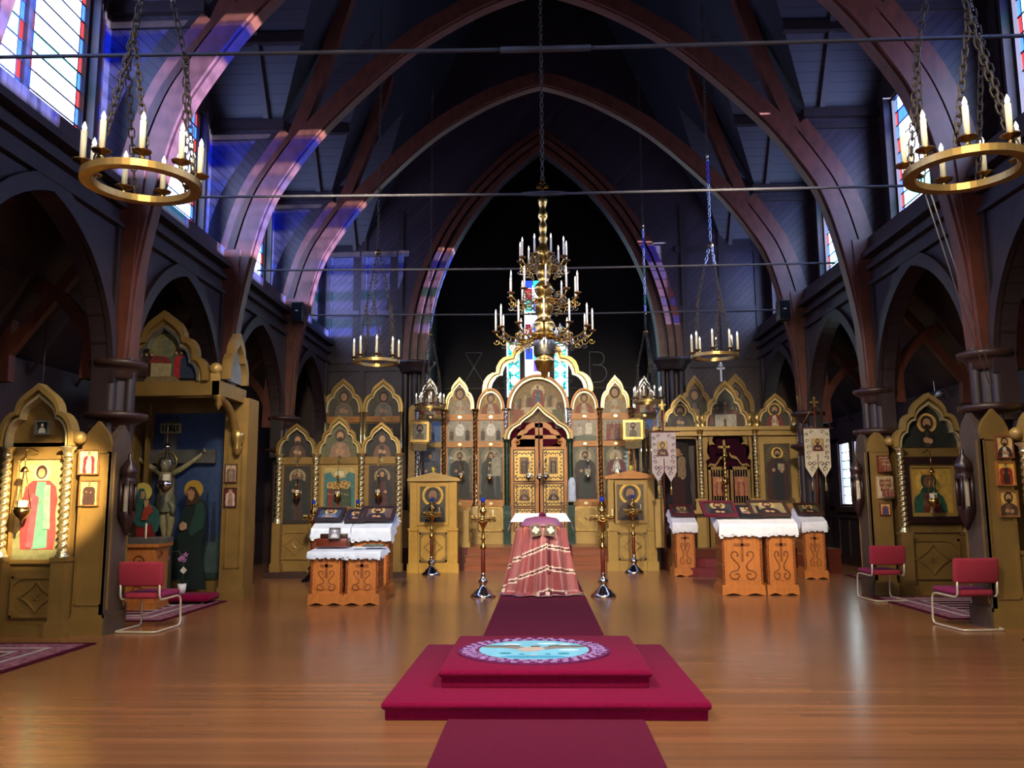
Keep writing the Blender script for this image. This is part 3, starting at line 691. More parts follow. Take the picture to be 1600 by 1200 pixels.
# royal doors
FRET = mat('gold_fretwork', 'b3914c', rough=.35, metal=.5, var=.12)
for sd, (a, b) in ((-1, (798, 842)), (1, (844, 887))):
    x0, x1 = Xp(a, 770, YI), Xp(b, 770, YI)
    dz = zz(698)
    d = part('door', MB().box(x0, x1, YI-.02, YI+.03, zb, dz), ORANGE, IC, label='honey oak royal door leaf with gold fretwork panels')
    # lobed crest, half of a trefoil with the scroll at its foot
    xc = (x0 if sd > 0 else x1); w = x1-x0
    crest = [(0, zz(659)), (.25, zz(660.5)), (.42, zz(665)), (.50, zz(671)), (.62, zz(672.5)), (.74, zz(678)), (.78, zz(683)), (.90, zz(685)), (.97, zz(690)), (.96, zz(697)), (.86, zz(699)), (.80, zz(698))]
    A = [(xc+sd*u*w, v) for u, v in crest]; B = [(xc+sd*u*w*.82, zz(698)+(v-zz(698))*.78) for u, v in crest]
    cr = part('crest', MB().band(A, B, YI-.03, YI+.02), ORANGE, d)
    sc = MB().tube([(xc+sd*w*(.74+.10*math.cos(t)*(1-t/9)), YI-.02, zz(692)+.07*math.sin(t)*(1-t/9)) for t in [i*.45 for i in range(16)]], .022, 6)
    sc.box(min(xc, xc+sd*w*.12), max(xc, xc+sd*w*.12), YI-.03, YI+.02, dz, zz(661)).box(min(xc, xc+sd*w*.78), max(xc, xc+sd*w*.78), YI-.03, YI+.02, zz(686), zz(680))
    part('crest_cross_bar', sc, ORANGE, cr)
    for t, bt in ((704, 751), (757, 790), (795, 829)):
        pz0, pz1 = zz(bt), zz(t); pa, pb = x0+w*.14, x1-w*.16
        fr = MB().box(pa-.03, pb+.03, YI-.035, YI-.01, pz0-.03, pz1+.03, 1).box(pa, pb, YI-.045, YI-.02, pz0, pz1, 0)
        ia, ib, ja, jb = pa+(pb-pa)*.27, pb-(pb-pa)*.27, pz0+(pz1-pz0)*.22, pz1-(pz1-pz0)*.22
        for k in range(9):                     # dark discs painting the shade of pierced holes in the fretwork
            u = (k+.5)/9
            for zc in (pz0+(pz1-pz0)*.10, pz1-(pz1-pz0)*.10): fr.disc(pa+(pb-pa)*u, zc+.010*(-1)**k, .026, YI-.047, 1, 6)
            for xc_ in (pa+(pb-pa)*.11, pb-(pb-pa)*.11): fr.disc(xc_+.010*(-1)**k, pz0+(pz1-pz0)*u, .026, YI-.047, 1, 6)
        part('fret_panel', fr, [FRET, mat('hole_shade_and_rim', '3a1c10', var=.1)], d)
        p = Pic(ia, ib, ja, jb, YI-.06, '7a5c34'); p.person(.5, .05, .92, '4a2f24' if sd < 0 else '241c1c', '6a5034', halo='9a7c44', wid=1.1, bust=t > 750); p.done(d, 'door_icon')
# open lobed crown behind the supper icon, with iron scrollwork
x0, x1 = Xp(754, 610, YI), Xp(926, 610, YI); zg, zt = zz(612), zz(522)
kokoshnik(IC, K2, x0, x1, zg, zt, YI+.05, GILT, PALE, s=.84, name='crown_frame', d=.14)
IRON = mat('wrought_iron', '2a2624', rough=.5, metal=.6, var=.2)
scw = MB(); cx = (x0+x1)/2
for sd in (-1, 1):
    for (u, v, r, t) in ((.60, .20, .12, 0), (.66, .42, .09, 1), (.42, .55, .10, 2), (.74, .10, .07, 0)):
        scw.tube([(cx+sd*((x1-x0)/2*u+r*(1-i/26)*math.cos(i*.42+t)), YI+.08, zg+(zt-zg)*v+r*(1-i/26)*math.sin(i*.42+t)) for i in range(22)], .012, 5)
    scw.tube([(cx+sd*(x1-x0)*.24, YI+.08, zg), (cx+sd*(x1-x0)*.25, YI+.08, zg+(zt-zg)*.35), (cx+sd*(x1-x0)*.36, YI+.08, zg+(zt-zg)*.22)], .014, 5)
part('iron_scrollwork', scw, IRON, IC)

# left three-gabled screen
YL = 18.25
LS = thing('icon_screen', 'three-gabled gold icon screen with rope columns on the left side', 'icon screen', (-4.8, YL, 0))
zl = lambda y: Zp(530, y, YL)
part('base_plinth', MB().box(Xp(416, 888, YL), Xp(634, 888, YL), YL-.25, YL+.1, 0, .13), DARK, LS)
part('backing_board', MB().box(Xp(432, 800, YL), Xp(628, 800, YL), YL+.01, YL+.09, .1, zl(708)), GOLD, LS)
LBG = [('30261f', '1e2628', '3a2a22'), ('8c7238', '', ''), ('35271f', '1f1e28', '4c2420')]
for i, (a, b, tip, K) in enumerate(((433, 495, 662, K1), (495, 566, 650, K2), (566, 627, 660, K1))):
    x0, x1, zg, zt = Xp(a, 740, YL), Xp(b, 740, YL), zl(709), Zp((a+b)/2, tip, YL); cx, hw = (x0+x1)/2, (x1-x0)/2
    kokoshnik(LS, K, x0, x1, zg, zt, YL, GILT, PALE, s=.8)
    p = Pic(cx-hw*.8, cx+hw*.8, zl(714), zg+(zt-zg)*.8, YL+.0, '1a1813' if i != 1 else '5c5c40', [(cx-hw*.8, zl(714)), (cx+hw*.8, zl(714))]+outline(K, cx, zg, hw*.81, (zt-zg)*.81))
    p.person(.5, 0, .78, ['4a352a', '8a6a52', '6b4a3a'][i], ['6d5444', '9a7c62', '30241f'][i], bust=True, halo=None, beard=i < 2, wid=.8); p.done(LS)
    rail_orn(LS, x0+.06, x1-.06, zl(725), zl(714), YL, GOLD)
    if i != 1:
        p = Pic(*[q for q in (Xp(a+10, 770, YL), Xp(b-9, 770, YL), zl(818), zl(727))], YL-.01, LBG[i][0])
        p.oval(.5, .80, .30, '8d7d5c', n=20).oval(.5, .8, .22, '5f4c36', n=20).poly([(0, 0), (1, 0), (1, .12), (0, .12)], '241a14')
        p.person(.5, .06, .9, LBG[i][1], LBG[i][2], halo=None, beard=i == 0, hair='7d6c58' if i == 0 else '1d1815', veil=None if i == 0 else '241a22', wid=1.15)
        p.done(LS)
    else:
        f0 = (Xp(502, 764, YL), Xp(560, 764, YL), zl(802), zl(727))
        part('gold_icon_frame', MB().box(f0[0], f0[1], YL-.04, YL+.01, f0[2], f0[3]), GOLD2, LS)
        p = Pic(Xp(507, 764, YL), Xp(555, 764, YL), zl(798), zl(731), YL-.055, '3f6f70')
        p.poly([(0, .86), (0, 1), (1, 1), (1, .86), (.8, .9), (.68, .78), (.5, .74), (.32, .78), (.2, .9)], 'b09a5c').oval(.5, .86, .16, 'cfc6a0', .6)
        p.crowd([(.12, .66, 6, .0), (.06, .60, 5, .02)], hal='d0a848', cols=('7d2422', '8a3f30', '2f4a34', '6d2a3a', '3d3f2c'), seed=4).poly([(0, 0), (1, 0), (1, .1), (0, .1)], '7a5a2e'); p.done(LS)
    dado(LS, x0+.07, x1-.07, zl(874), zl(830), YL, GOLD, GOLD)
for x in (437, 494, 565, 623):
    X0 = Xp(x, 770, YL)
    rope_col(LS, X0, YL-.1, zl(817), zl(709), .055, SILVERROPE, .11)
    part('column_pedestal', MB().box(X0-.085, X0+.085, YL-.2, YL, .1, zl(817)).box(X0-.11, X0+.11, YL-.22, YL, .1, .3), GOLD, LS)
# tall pair behind it, on the east wall
def pair(name, label, bays_, Y, z_lo, dim, rails, c):
    t = thing(name, label, 'icon screen', (P(bays_[0][0], 700, Y).x, Y, z_lo))
    zf = lambda y: Zp(bays_[0][0]+30, y, Y)
    part('backing_board', MB().box(Xp(bays_[0][0]+4, 700, Y), Xp(bays_[-1][1]-4, 700, Y), Y+.01, Y+.1, z_lo, zf(645)), GOLD, t)
    for a, b, tip, fig in bays_:
        x0, x1, zg, zt = Xp(a, 700, Y), Xp(b, 700, Y), zf(645), Zp((a+b)/2, tip, Y); cx, hw = (x0+x1)/2, (x1-x0)/2
        kokoshnik(t, K1, x0, x1, zg, zt, Y, GILT if c else GOLD, PALE if c else GOLD, s=.78)
        p = Pic(cx-hw*.78, cx+hw*.78, zf(651), zg+(zt-zg)*.78, Y, '4b4330' if c else '4a3f28', [(cx-hw*.78, zf(651)), (cx+hw*.78, zf(651))]+outline(K1, cx, zg, hw*.79, (zt-zg)*.79))
        p.person(.5, 0, .8, fig, '6f6450', halo='5c5038', bust=True, wid=.75); p.done(t)
        rail_orn(t, x0+.07, x1-.07, zf(660), zf(651), Y, ORANGE if c else GOLD)
        p = Pic(x0+.1, x1-.1, zf(700), zf(662), Y, '2d2822'); p.crowd([(.1, .8, 4, .02)], hal=None, cols=('3a3a2c', '4c2a22')); p.done(t)
        for q in (x0+.05, x1-.05): part('slim_column', MB().lathe([(.06, zf(705)), (.04, zf(702)), (.04, zf(648)), (.07, zf(645))], q, Y-.06, 0, 10), SILVERROPE if c else GOLD, t)
    return t
pair('icon_screen', 'tall two-gabled icon screen standing behind the left three-gabled one', [(505, 567, 592, '6f6248'), (567, 630, 593, '7c7460')], YE-.25, 0, 1, 1, True)
pair('icon_screen', 'dim two-gabled icon screen peeping over the right side screen', [(1064, 1112, 587, '4a4230'), (1124, 1180, 584, '4a4230')], YE-.25, 0, 1, 1, False)
# ---- right chapel screen
YR = 19.75
PR = .52
zr = lambda y, x=1135: Zp(x, y, YR)
rp = MB().box(2.72, 6.35, 18.85, 21.9, 0, PR)
struct('floor_chapel_platform', rp, MAHOG)
stp = MB()
for k in range(2):
    n = 14; r0 = .95-.33*k
    stp.prism([(3.95+1.0*math.cos(PI+PI*i/n)*(1.25-.3*k), 18.86+r0*math.sin(PI+PI*i/n)) for i in range(n+1)], .26*k*.67, .26*(k+1)*.67, ax='z')
struct('floor_chapel_steps', stp, mat('red_step_carpet', '6b1a22', rough=.7, var=.12, scale=20))
RS = thing('icon_screen', 'gold chapel screen with lobed purple doorway on the right', 'icon screen', (4.5, YR, PR))
xr = lambda x, y=720: Xp(x, y, YR)
part('cornice', MB().box(xr(1018, 668), xr(1256, 668), YR-.16, YR+.15, zr(673), zr(667)).box(xr(1022, 668), xr(1252, 668), YR-.1, YR+.15, zr(681), zr(673)), GOLD2, RS)
# doorway wall: plain right panel, centre spandrel with lobed opening, left doorway frame
part('right_panel', MB().box(xr(1176), xr(1252), YR, YR+.1, PR, zr(680)), GOLD2, RS)
lob = []
for (cx_, cy_, r_, a0, a1) in ((1108, 722, 5, 200, 80), (1115, 704, 10, 190, 70), (1126, 690, 12, 180, 70), (1138, 683, 9, 180, 90)):
    lob += [(cx_+r_*math.cos(math.radians(a0+(a1-a0)*i/6)), cy_-r_*math.sin(math.radians(a0+(a1-a0)*i/6))) for i in range(7)]
lobL = [(xr(px), zr(py)) for px, py in lob]; cxr = xr(1138.5)
lobA = lobL+[(2*cxr-a, b) for a, b in reversed(lobL[:-1])]
x0, x1 = xr(1098), xr(1179)
n = len(lobA); topA = [(x0+(x1-x0)*i/(n-1), zr(680)) for i in range(n)]; topA[0] = (x0, zr(726)); topA[-1] = (x1, zr(726))
part('lobed_spandrel', MB().band(topA, lobA, YR, YR+.08).box(x0, xr(1104), YR, YR+.08, PR, zr(724)).box(xr(1173), x1, YR, YR+.08, PR, zr(724)), GOLD, RS)
part('purple_curtain', MB().box(xr(1100), xr(1177), YR+.10, YR+.12, PR, zr(676)), PURPLE, RS)
part('left_door_frame', MB().box(xr(1026), xr(1034), YR, YR+.1, PR, zr(680)).box(xr(1089), xr(1099), YR, YR+.1, PR, zr(680)).box(xr(1026), xr(1099), YR, YR+.1, zr(685), zr(680)), GOLD, RS)
Mx = Matrix.Translation((xr(1046), YR+.14, 0)) @ Matrix.Rotation(.30, 4, 'Z')
p = Pic(0, .52, PR+.5, zr(684), 0, '2a221c'); p.oval(.45, .8, .28, '5c4c38', n=18).person(.45, .08, .9, '1f1a20', '3a1c1c', veil='2a1c1c', halo=None, wid=1.1).person(.62, .55, .84, '8a7458', halo=None, hand=False).poly([(0, 0), (1, 0), (1, .1), (0, .1)], '3a2c1c')
p.mb.v = [tuple(Mx @ Vector(v)) for v in p.mb.v]; p.done(RS, 'door_icon', 'dark icon of a mother and child on a half open side door')
part('opening_shade_board', MB().box(xr(1030), xr(1096), YR+.5, YR+.55, PR, zr(684)), DARK, RS)  # added sheet standing in for the shade inside the open doorway
# picket gates
for a, b in ((1106, 1137), (1140, 1171)):
    g = part('gate', MB().box(xr(a), xr(b), YR-.01, YR+.03, zr(734), zr(729)).box(xr(a), xr(b), YR-.01, YR+.03, zr(792), zr(786)).box(xr(a), xr(a)+.06, YR-.01, YR+.03, PR, zr(729)).box(xr(b)-.06, xr(b), YR-.01, YR+.03, PR, zr(729)).box(xr(a), xr(b), YR, YR+.02, PR, zr(792)), GOLD, RS)
    for k in range(7): part('picket', MB().box(xr(a+3.2+k*4)-.008, xr(a+3.2+k*4)+.008, YR, YR+.02, zr(786), zr(734)), SILVERROPE, g)
    p = Pic(xr(a+6), xr(b-5), zr(775), zr(745), YR-.03, '9a5a34'); p.person(.5, .0, .9, '7a2f22', 'a3683c', halo='cfa05a', wid=1.2); p.done(g, 'gate_icon')
    part('gate_moulding', MB().box(xr(a+3), xr(b-3), YR-.02, YR+.0, zr(800), zr(794)).box(xr(a+4), xr(b-4), YR-.02, YR, zr(848), zr(804)), GILT, g)
    w = xr(b)-xr(a); s_ = 1 if a < 1120 else -1; xb_ = xr(a) if s_ > 0 else xr(b)
    part('gate_crest', MB().band([(xb_+s_*w*t, zr(729)+.02+.33*t**1.5+.04*math.sin(t*12)) for t in [i/8 for i in range(9)]], [(xb_+s_*w*t, zr(729)-.03+.30*t**1.5+.04*math.sin(t*12)) for t in [i/8 for i in range(9)]], YR-.01, YR+.02), GOLD, g)
# gables over the cornice
for i, (a, b, tip, K) in enumerate(((1036, 1089, 617, K1), (1096, 1170, 595, K2), (1181, 1240, 615, K1))):
    x0, x1, zg, zt = xr(a, 650), xr(b, 650), zr(666.5), Zp((a+b)/2, tip, YR); cx, hw = (x0+x1)/2, (x1-x0)/2
    kokoshnik(RS, K, x0, x1, zg, zt, YR, GILT, PALE, s=.8)
    p = Pic(cx-hw*.8, cx+hw*.8, zg, zg+(zt-zg)*.8, YR, '3a3424' if i != 1 else '3d4030', outline(K, cx, zg, hw*.81, (zt-zg)*.81))
    if i != 1: p.person(.5, 0, .78, ['30241e', '6a2420'][i//2], ['4a4034', 'b9a88c'][i//2], halo='d8ac3c', ring='3a3424', bust=True, beard=True, hair='3a2a1c', wid=.85)
    else:
        for k, u in enumerate((.1, .2, .3, .70, .8, .9)): p.person(u, .05, .55-.05*abs(k-2.5)/2, ['5a2a22', '6b4a34', '46301f'][k % 3], halo=None, wid=1.3, hand=False)
        p.person(.5, .3, .66, '4a3020', '6a5a40', halo='d2b060', wid=1.3).poly([(.22, .0), (.78, .0), (.78, .33), (.22, .33)], 'a39a84').poly([(.45, 0), (.52, 0), (.52, .2), (.45, .2)], '5a3c22')
    p.done(RS)
    for q in (x0, x1): part('gable_boss', MB().lathe([(.0, .30), (.05, .28), (.07, .2), (.05, .13), (.09, .1), (.09, 0)], q, YR-.08, zg, 10), GILT, RS)
ws = part('white_cross', MB().box(xr(1132)-.02, xr(1132)+.02, YR-.03, YR+.01, zr(596), zr(566)).box(xr(1132)-.09, xr(1132)+.09, YR-.03, YR+.01, zr(577), zr(574)).box(xr(1132)-.05, xr(1132)+.05, YR-.03, YR+.01, zr(572), zr(570)), mat('white_enamel', 'cfd0d6', var=.05), RS)
for x in (1029, 1094, 1180, 1248):
    c = part('bead_column', MB(), SILVERROPE, RS); bd = MB(); z0, z1 = zr(779), zr(672); n = 20
    prof = []
    for k in range(n):
        for t in (0, .25, .5, .75): prof.append((.03+.03*math.sin(PI*t), z0+(z1-z0)*(k+t)/n))
    c.data = mesh_of(bd.lathe(prof, xr(x), YR-.09, 0, 10), 'bead_column', SILVERROPE, ORG[RS])
    part('capital', MB().lathe([(.05, z1-.12), (.08, z1-.08), (.07, z1-.04), (.12, z1)], xr(x), YR-.09, 0, 10), GILT, c)
    part('column_pedestal', MB().box(xr(x, 820)-.10, xr(x, 820)+.10, YR-.19, YR, PR, z0-.04).box(xr(x, 820)-.13, xr(x, 820)+.13, YR-.21, YR, z0-.05, z0), GOLD2, RS)
fr = (xr(1186), xr(1241), zr(794), zr(684))
part('icon_frame', MB().band([(fr[0], fr[2]), (fr[1], fr[2]), (fr[1], fr[3]), (fr[0], fr[3])], [(fr[0]+.1, fr[2]+.1), (fr[1]-.1, fr[2]+.1), (fr[1]-.1, fr[3]-.15), (fr[0]+.1, fr[3]-.15)], YR-.06, YR, closed=True), GOLD2, RS)
p = Pic(fr[0]+.1, fr[1]-.1, fr[2]+.1, fr[3]-.15, YR-.03, '46371f')
for k in range(24):
    a = 2*PI*k/24; p.poly([(.5, .82), (.5+.48*math.cos(a-.04), .82+.26*math.sin(a-.04)) if 0 else (.5+.44*math.cos(a-.05), .80+.19*math.sin(a-.05)), (.5+.44*math.cos(a+.05), .80+.19*math.sin(a+.05))], '6d5a34')
p.poly([(0, 0), (1, 0), (1, .10), (0, .10)], '5a4426').person(.5, .05, .9, '3a1a14', '14181c', halo='d8b048', ring='c29a3c', beard=True, hair='1c120c', wid=1.2).poly([(.5, .56), (.74, .55), (.74, .66), (.5, .67)], '9a8866').poly([(.36, .05), (.62, .05), (.66, .5), (.34, .46)], '12171a')
p.done(RS, label='tall icon of a standing bearded figure with open book')
rail_orn(RS, fr[0], fr[1], zr(806), zr(796), YR, GOLD2)
lr = MB()
for a, b in ((1046, 1097), (1214, 1254)): lr.box(xr(a), xr(b), YR-.4, YR-.32, zr(800)-.03, zr(800)+.05)
for a in (1048, 1252): lr.box(xr(a)-.04, xr(a)+.04, YR-.4, YR-.32, PR, zr(800))
solo('altar_rail', lr, GOLD2, 'low gold rail before the right chapel screen', 'rail')

# ------------------------------------------------------------------ side icon cases on the pillars
def lantern_box(parent, x, y, z, s=.62, X=None, glass=None):
    """dark turned lantern fixed to a pilaster"""
    l = part('wall_lantern', MB().lathe([(r*s, q) for r, q in ((.0, .98), (.03, .95), (.03, .9), (.13, .80), (.15, .74), (.15, .70), (.12, .68), (.14, .64), (.14, .58))], x, y, z, 8, X=X), BLACKW, parent)
    part('lantern_corbel', MB().lathe([(r*s, q) for r, q in ((.14, .24), (.15, .2), (.12, .14), (.10, .08), (.07, .02), (.03, -.05), (0, -.06))], x, y, z, 8, X=X), BLACKW, l)
    for k in range(4):
        a = PI/4+PI/2*k; part('lantern_post', MB().tube([(x+.12*s*math.cos(a), y+.12*s*math.sin(a), z+.2), (x+.12*s*math.cos(a), y+.12*s*math.sin(a), z+.62)], .024, 6, X=X), BLACKW, l)
    part('lantern_glass', MB().lathe([(.07*s, .22), (.07*s, .6)], x, y, z, 10, X=X), glass or mat('frosted_lamp_glass', 'b9a994', rough=.3, var=.2), l)
    return l
def small_icon(label, x0, x1, y0, y1, Y, bg, robe, cloak, frame='6b4a26', kind='bust', halo='c8a24a', **kw):
    a, b, c, d = rect(x0, x1, y0, y1, Y)
    t = thing('small_icon', label, 'icon', ((a+b)/2, Y, c), 0, 'small icons on the pillar boards')
    fw = (b-a)*.07
    part('frame', MB().band([(a, c), (b, c), (b, d), (a, d)], [(a+fw, c+fw), (b-fw, c+fw), (b-fw, d-fw), (a+fw, d-fw)], Y-.035, Y, closed=True), paint(frame), t)
    p = Pic(a+fw*.8, b-fw*.8, c+fw*.8, d-fw*.8, Y-.02, bg)
    if kind == 'crowd': p.crowd([(.55, .95, 5, .01), (.3, .75, 5, .01), (.04, .5, 5, .01)], hal='c9b27a', cols=('8a4a34', '9a7a58', '5a3a30', '7a2f2a'))
    else: p.person(.5, 0, .92, robe, cloak, halo=halo, bust=kind == 'bust', **kw)
    p.done(t, 'painting'); return t
def case(label, xa, xb, tip, zbase_y, Y, K, colx, coly, iconr, dador, basey, bg, dim=False):
    t = thing('icon_case', label, 'icon case', (P((xa+xb)/2, 900, Y).x, Y, 0))
    xm = (xa+xb)/2; zf = lambda y, x=xm: Zp(x, y, Y)
    x0, x1, zg, zt = Xp(xa, zbase_y, Y), Xp(xb, zbase_y, Y), zf(zbase_y), zf(tip); cx, hw = (x0+x1)/2, (x1-x0)/2
    part('case_body', MB().box(cx-hw*.9, cx+hw*.9, Y+.01, Y+.4, 0, zg+.05).prism(outline(K, cx, zg, hw*.85, (zt-zg)*.85), Y+.01, Y+.1), GOLD, t)
    kokoshnik(t, K, x0, x1, zg, zt, Y, GOLD2, PALE, s=.78, d=.16)
    for q, s_ in ((x0, -1), (x1, 1)): part('scroll_ear', MB().lathe([(0, -.08), (.06, -.07), (.085, 0), (.06, .07), (0, .08)], 0, 0, 0, 10, X=Matrix.Translation((q+s_*.04, Y-.06, zg+.10)) @ Matrix.Rotation(PI/2, 4, 'X')), GOLD2, t)
    for x in colx:
        X0 = Xp(x, sum(coly)/2, Y); rope_col(t, X0, Y-.1, zf(coly[1]), zf(coly[0]), .05, SILVERROPE, .085)
        part('column_pedestal', MB().box(X0-.085, X0+.085, Y-.18, Y+.05, 0, zf(coly[1])).box(X0-.11, X0+.11, Y-.2, Y+.05, 0, .17).box(X0-.1, X0+.1, Y-.19, Y+.05, zf(coly[1])-.05, zf(coly[1])), GOLD, t)
    dado(t, *rect(dador[0], dador[1], dador[2], dador[3], Y), Y-.0, GOLD, GOLD)
    part('toe_plinth', MB().box(x0, x1, Y-.06, Y+.4, 0, .12), GOLD, t)
    return t
# left near case
YC = 10.35
LC = case('gold icon case with the brightly glaring standing icon at far left', 7, 123, 601, 698, YC, K1, (14, 109), (699, 870), None, (18, 98, 900, 965), 995, '')
a = rect(26, 103, 718, 874, YC)
p = Pic(*a, YC-.03, 'c3a263'); p.poly([(0, 0), (1, 0), (1, .24), (0, .26)], '777650').oval(.5, .14, .3, '55583c', .25).person(.5, .10, .92, '8f3a3a', '5a8a72', halo='d8bd77', ring='e6d29a', wid=1.2).poly([(.28, .12), (.42, .12), (.48, .62), (.34, .66)], 'a84a52').poly([(.6, .3), (.74, .3), (.7, .74), (.58, .74)], '6f9a7c')
p.done(LC, label='tall painted icon of a robed figure on pale gold')
part('icon_border', MB().band([(a[0]-.05, a[2]-.05), (a[1]+.05, a[2]-.05), (a[1]+.05, a[3]+.05), (a[0]-.05, a[3]+.05)], [(a[0], a[2]), (a[1], a[2]), (a[1], a[3]), (a[0], a[3])], YC-.05, YC, closed=True), GOLD, LC)
b = rect(60, 77, 660, 677, YC)
q = Pic(*b, YC-.03, '1e1c1a'); q.person(.5, 0, .9, 'b9b4a4', skin='c9c0aa', halo=None, bust=True, wid=.8); q.done(LC, 'tympanum_icon')
part('tympanum_frame', MB().band([(b[0]-.02, b[2]-.02), (b[1]+.02, b[2]-.02), (b[1]+.02, b[3]+.02), (b[0]-.02, b[3]+.02)], [(b[0], b[2]), (b[1], b[2]), (b[1], b[3]), (b[0], b[3])], YC-.05, YC, closed=True), SILVER, LC)
def pillar_boards(label, xa, xb, tipy, Y, sxa, sxb, stip, lan, side, dep):
    t = thing('pillar_casing', label, 'pillar casing', (P((xa+xb)/2, 900, Y).x, Y, 0))
    x0, x1 = Xp(xa, 820, Y), Xp(xb, 820, Y); zt = Zp((xa+xb)/2, tipy, Y)
    pointed_board(t, x0, x1, 0, zt, Y, GOLD, d=.08)
    # dark board on the nave side, standing at right angles
    xs = x1 if side < 0 else x0
    X = Matrix.Translation((xs, Y, 0)) @ Matrix.Rotation(PI/2 if side < 0 else -PI/2, 4, 'Z')
    u0, u1 = (.0, dep) if side < 0 else (-dep, 0)
    hw, cx = dep/2, (u0+u1)/2; sh = zt-.38
    nm = part('side_board', MB().prism([(u0, 0), (u1, 0), (u1, sh), (u1-hw*.35, sh+.23), (cx, zt-.03), (u0+hw*.35, sh+.23), (u0, sh)], -.02, .05, X=X).box(u0, u1, -.05, .0, 0, .25, X=X), mat('side_board_paint', '4a3d33', rough=.5, var=.2), t)
    f = MB()
    for q in (u0+.03, u1-.05): f.box(q, q+.02, -.035, 0, .3, sh, X=X)
    part('side_moulding', f, GOLD, nm)
    lantern_box(t, cx, -.11, lan, .74, X=X)
    return t
pillar_boards('gold pointed pillar board with two small icons beside the glaring case', 120, 168, 658, YC, 168, 193, 659, Zp(181, 830, YC+.2), -1, .5)
small_icon('small gold icon of a robed saint in red, upper of two at left', 124, 157, 702, 742, YC-.0, 'd8c184', '7a1f28', '8fa38e', kind='full', halo=None, wid=1.5)
small_icon('small gold icon of a monk with a scroll, lower of two at left', 125, 156, 750, 791, YC-.0, 'd3b764', '3c2722', '3c2722', kind='full', halo=None, wid=1.6, beard=True)
pointed_board(LC, Xp(-40, 820, YC), Xp(5, 820, YC), 0, Zp(-18, 660, YC), YC+.05, GOLD)
# right case by the third bay
YD = 14.55
RC = case('gold icon case holding a crowned icon in a heavy dark frame', 1392, 1508, 615, 699, YD, K2, (1406, 1504), (700, 831), None, (1416, 1500, 842, 905), 922, '')
t0 = rect(1394, 1506, 640, 699, YD); cx, hw = (Xp(1392, 699, YD)+Xp(1508, 699, YD))/2, (Xp(1508, 699, YD)-Xp(1392, 699, YD))/2; zg, zt = Zp(1450, 699, YD), Zp(1450, 615, YD)
p = Pic(cx-hw*.77, cx+hw*.77, zg, zg+(zt-zg)*.77, YD-.01, '20221a', outline(K2, cx, zg, hw*.78, (zt-zg)*.78)); p.person(.5, 0, .72, '1c1812', '3a2c20', halo='c9a050', ring='8f7440', beard=True, hair='2c1a10', bust=True, wid=.55); p.done(RC)
fo, fi = rect(1410, 1505, 714, 817, YD), rect(1424, 1485, 731, 801, YD)
part('dark_frame', MB().band([(fo[0], fo[2]), (fo[1], fo[2]), (fo[1], fo[3]), (fo[0], fo[3])], [(fi[0]-.06, fi[2]-.06), (fi[1]+.06, fi[2]-.06), (fi[1]+.06, fi[3]+.06), (fi[0]-.06, fi[3]+.06)], YD-.12, YD, closed=True), BLACKW, RC)
part('gilt_slip', MB().band([(fi[0]-.06, fi[2]-.06), (fi[1]+.06, fi[2]-.06), (fi[1]+.06, fi[3]+.06), (fi[0]-.06, fi[3]+.06)], [(fi[0], fi[2]), (fi[1], fi[2]), (fi[1], fi[3]), (fi[0], fi[3])], YD-.07, YD, closed=True), GOLD2, RC)
p = Pic(*fi, YD-.04, 'b48f3c'); p.person(.42, 0, .86, '24503c', '6a2a22', skin='6b4630', veil='1c3a2c', halo='c8a246', bust=True, wid=.9)
p.poly([(.24, .84), (.22, .94), (.32, .9), (.42, .97), (.52, .9), (.62, .94), (.6, .84)], 'b07c34').poly([(.40, .0), (.52, .0), (.60, .42), (.52, .48)], 'c8b070').poly([(.52, .0), (.7, .0), (.64, .36)], '7a1c20')
p.done(RC, label='crowned veiled figure in green on gold ground')
rail_orn(RC, Xp(1412, 825, YD), Xp(1502, 825, YD), Zp(1450, 832, YD), Zp(1450, 820, YD), YD, GOLD)
pillar_boards('gold pointed pillar board with three small icons beside the dark framed icon', 1362, 1396, 671, YD, 1344, 1361, 688, Zp(1352, 802, YD), 1, .5)
small_icon('small red patterned icon, topmost on the board beside the dark framed icon', 1370, 1389, 712, 739, YD, '7a3a24', '', '', kind='crowd', frame='5a1f14')
small_icon('small pale many-figured icon, middle of the board beside the dark framed icon', 1369, 1395, 744, 779, YD, 'c3b59a', '', '', kind='crowd', frame='b8966a')
small_icon('tiny icon of paired figures, lowest on the board beside the dark framed icon', 1374, 1391, 786, 805, YD, 'c9a468', '8a2a2a', '2c4a7a', kind='full', halo='d8b860', wid=1.8, frame='6a2a1c')
# right near boards and the sliver of the next case
YN = 10.76
pillar_boards('gold pointed pillar board with three icons at the right edge', 1542, 1590, 638, YN, 1517, 1539, 641, Zp(1528, 822, YN), 1, .5)
small_icon('icon of a saint with an open book, topmost at the right edge', 1554, 1582, 681, 716, YN, 'd0b890', '3a2418', 'cfc6b0', kind='bust', beard=True, wid=.8, frame='7a3a22')
small_icon('icon of a red-cloaked warrior saint, middle at the right edge', 1556, 1585, 721, 759, YN, 'd9a83c', '8f2a1c', '3c2418', kind='full', wid=1.7, frame='9a5a26')
small_icon('icon of a hooded monk in brown, lowest at the right edge', 1559, 1590, 766, 808, YN, 'b88a46', '4a3222', '6a4c34', kind='bust', beard=True, wid=.9, frame='8a5a2a')
case('gold icon case cut off by the right edge of the view', 1590, 1700, 600, 690, YN, K1, (1600, 1690), (692, 860), None, (1606, 1684, 885, 950), 980, '')

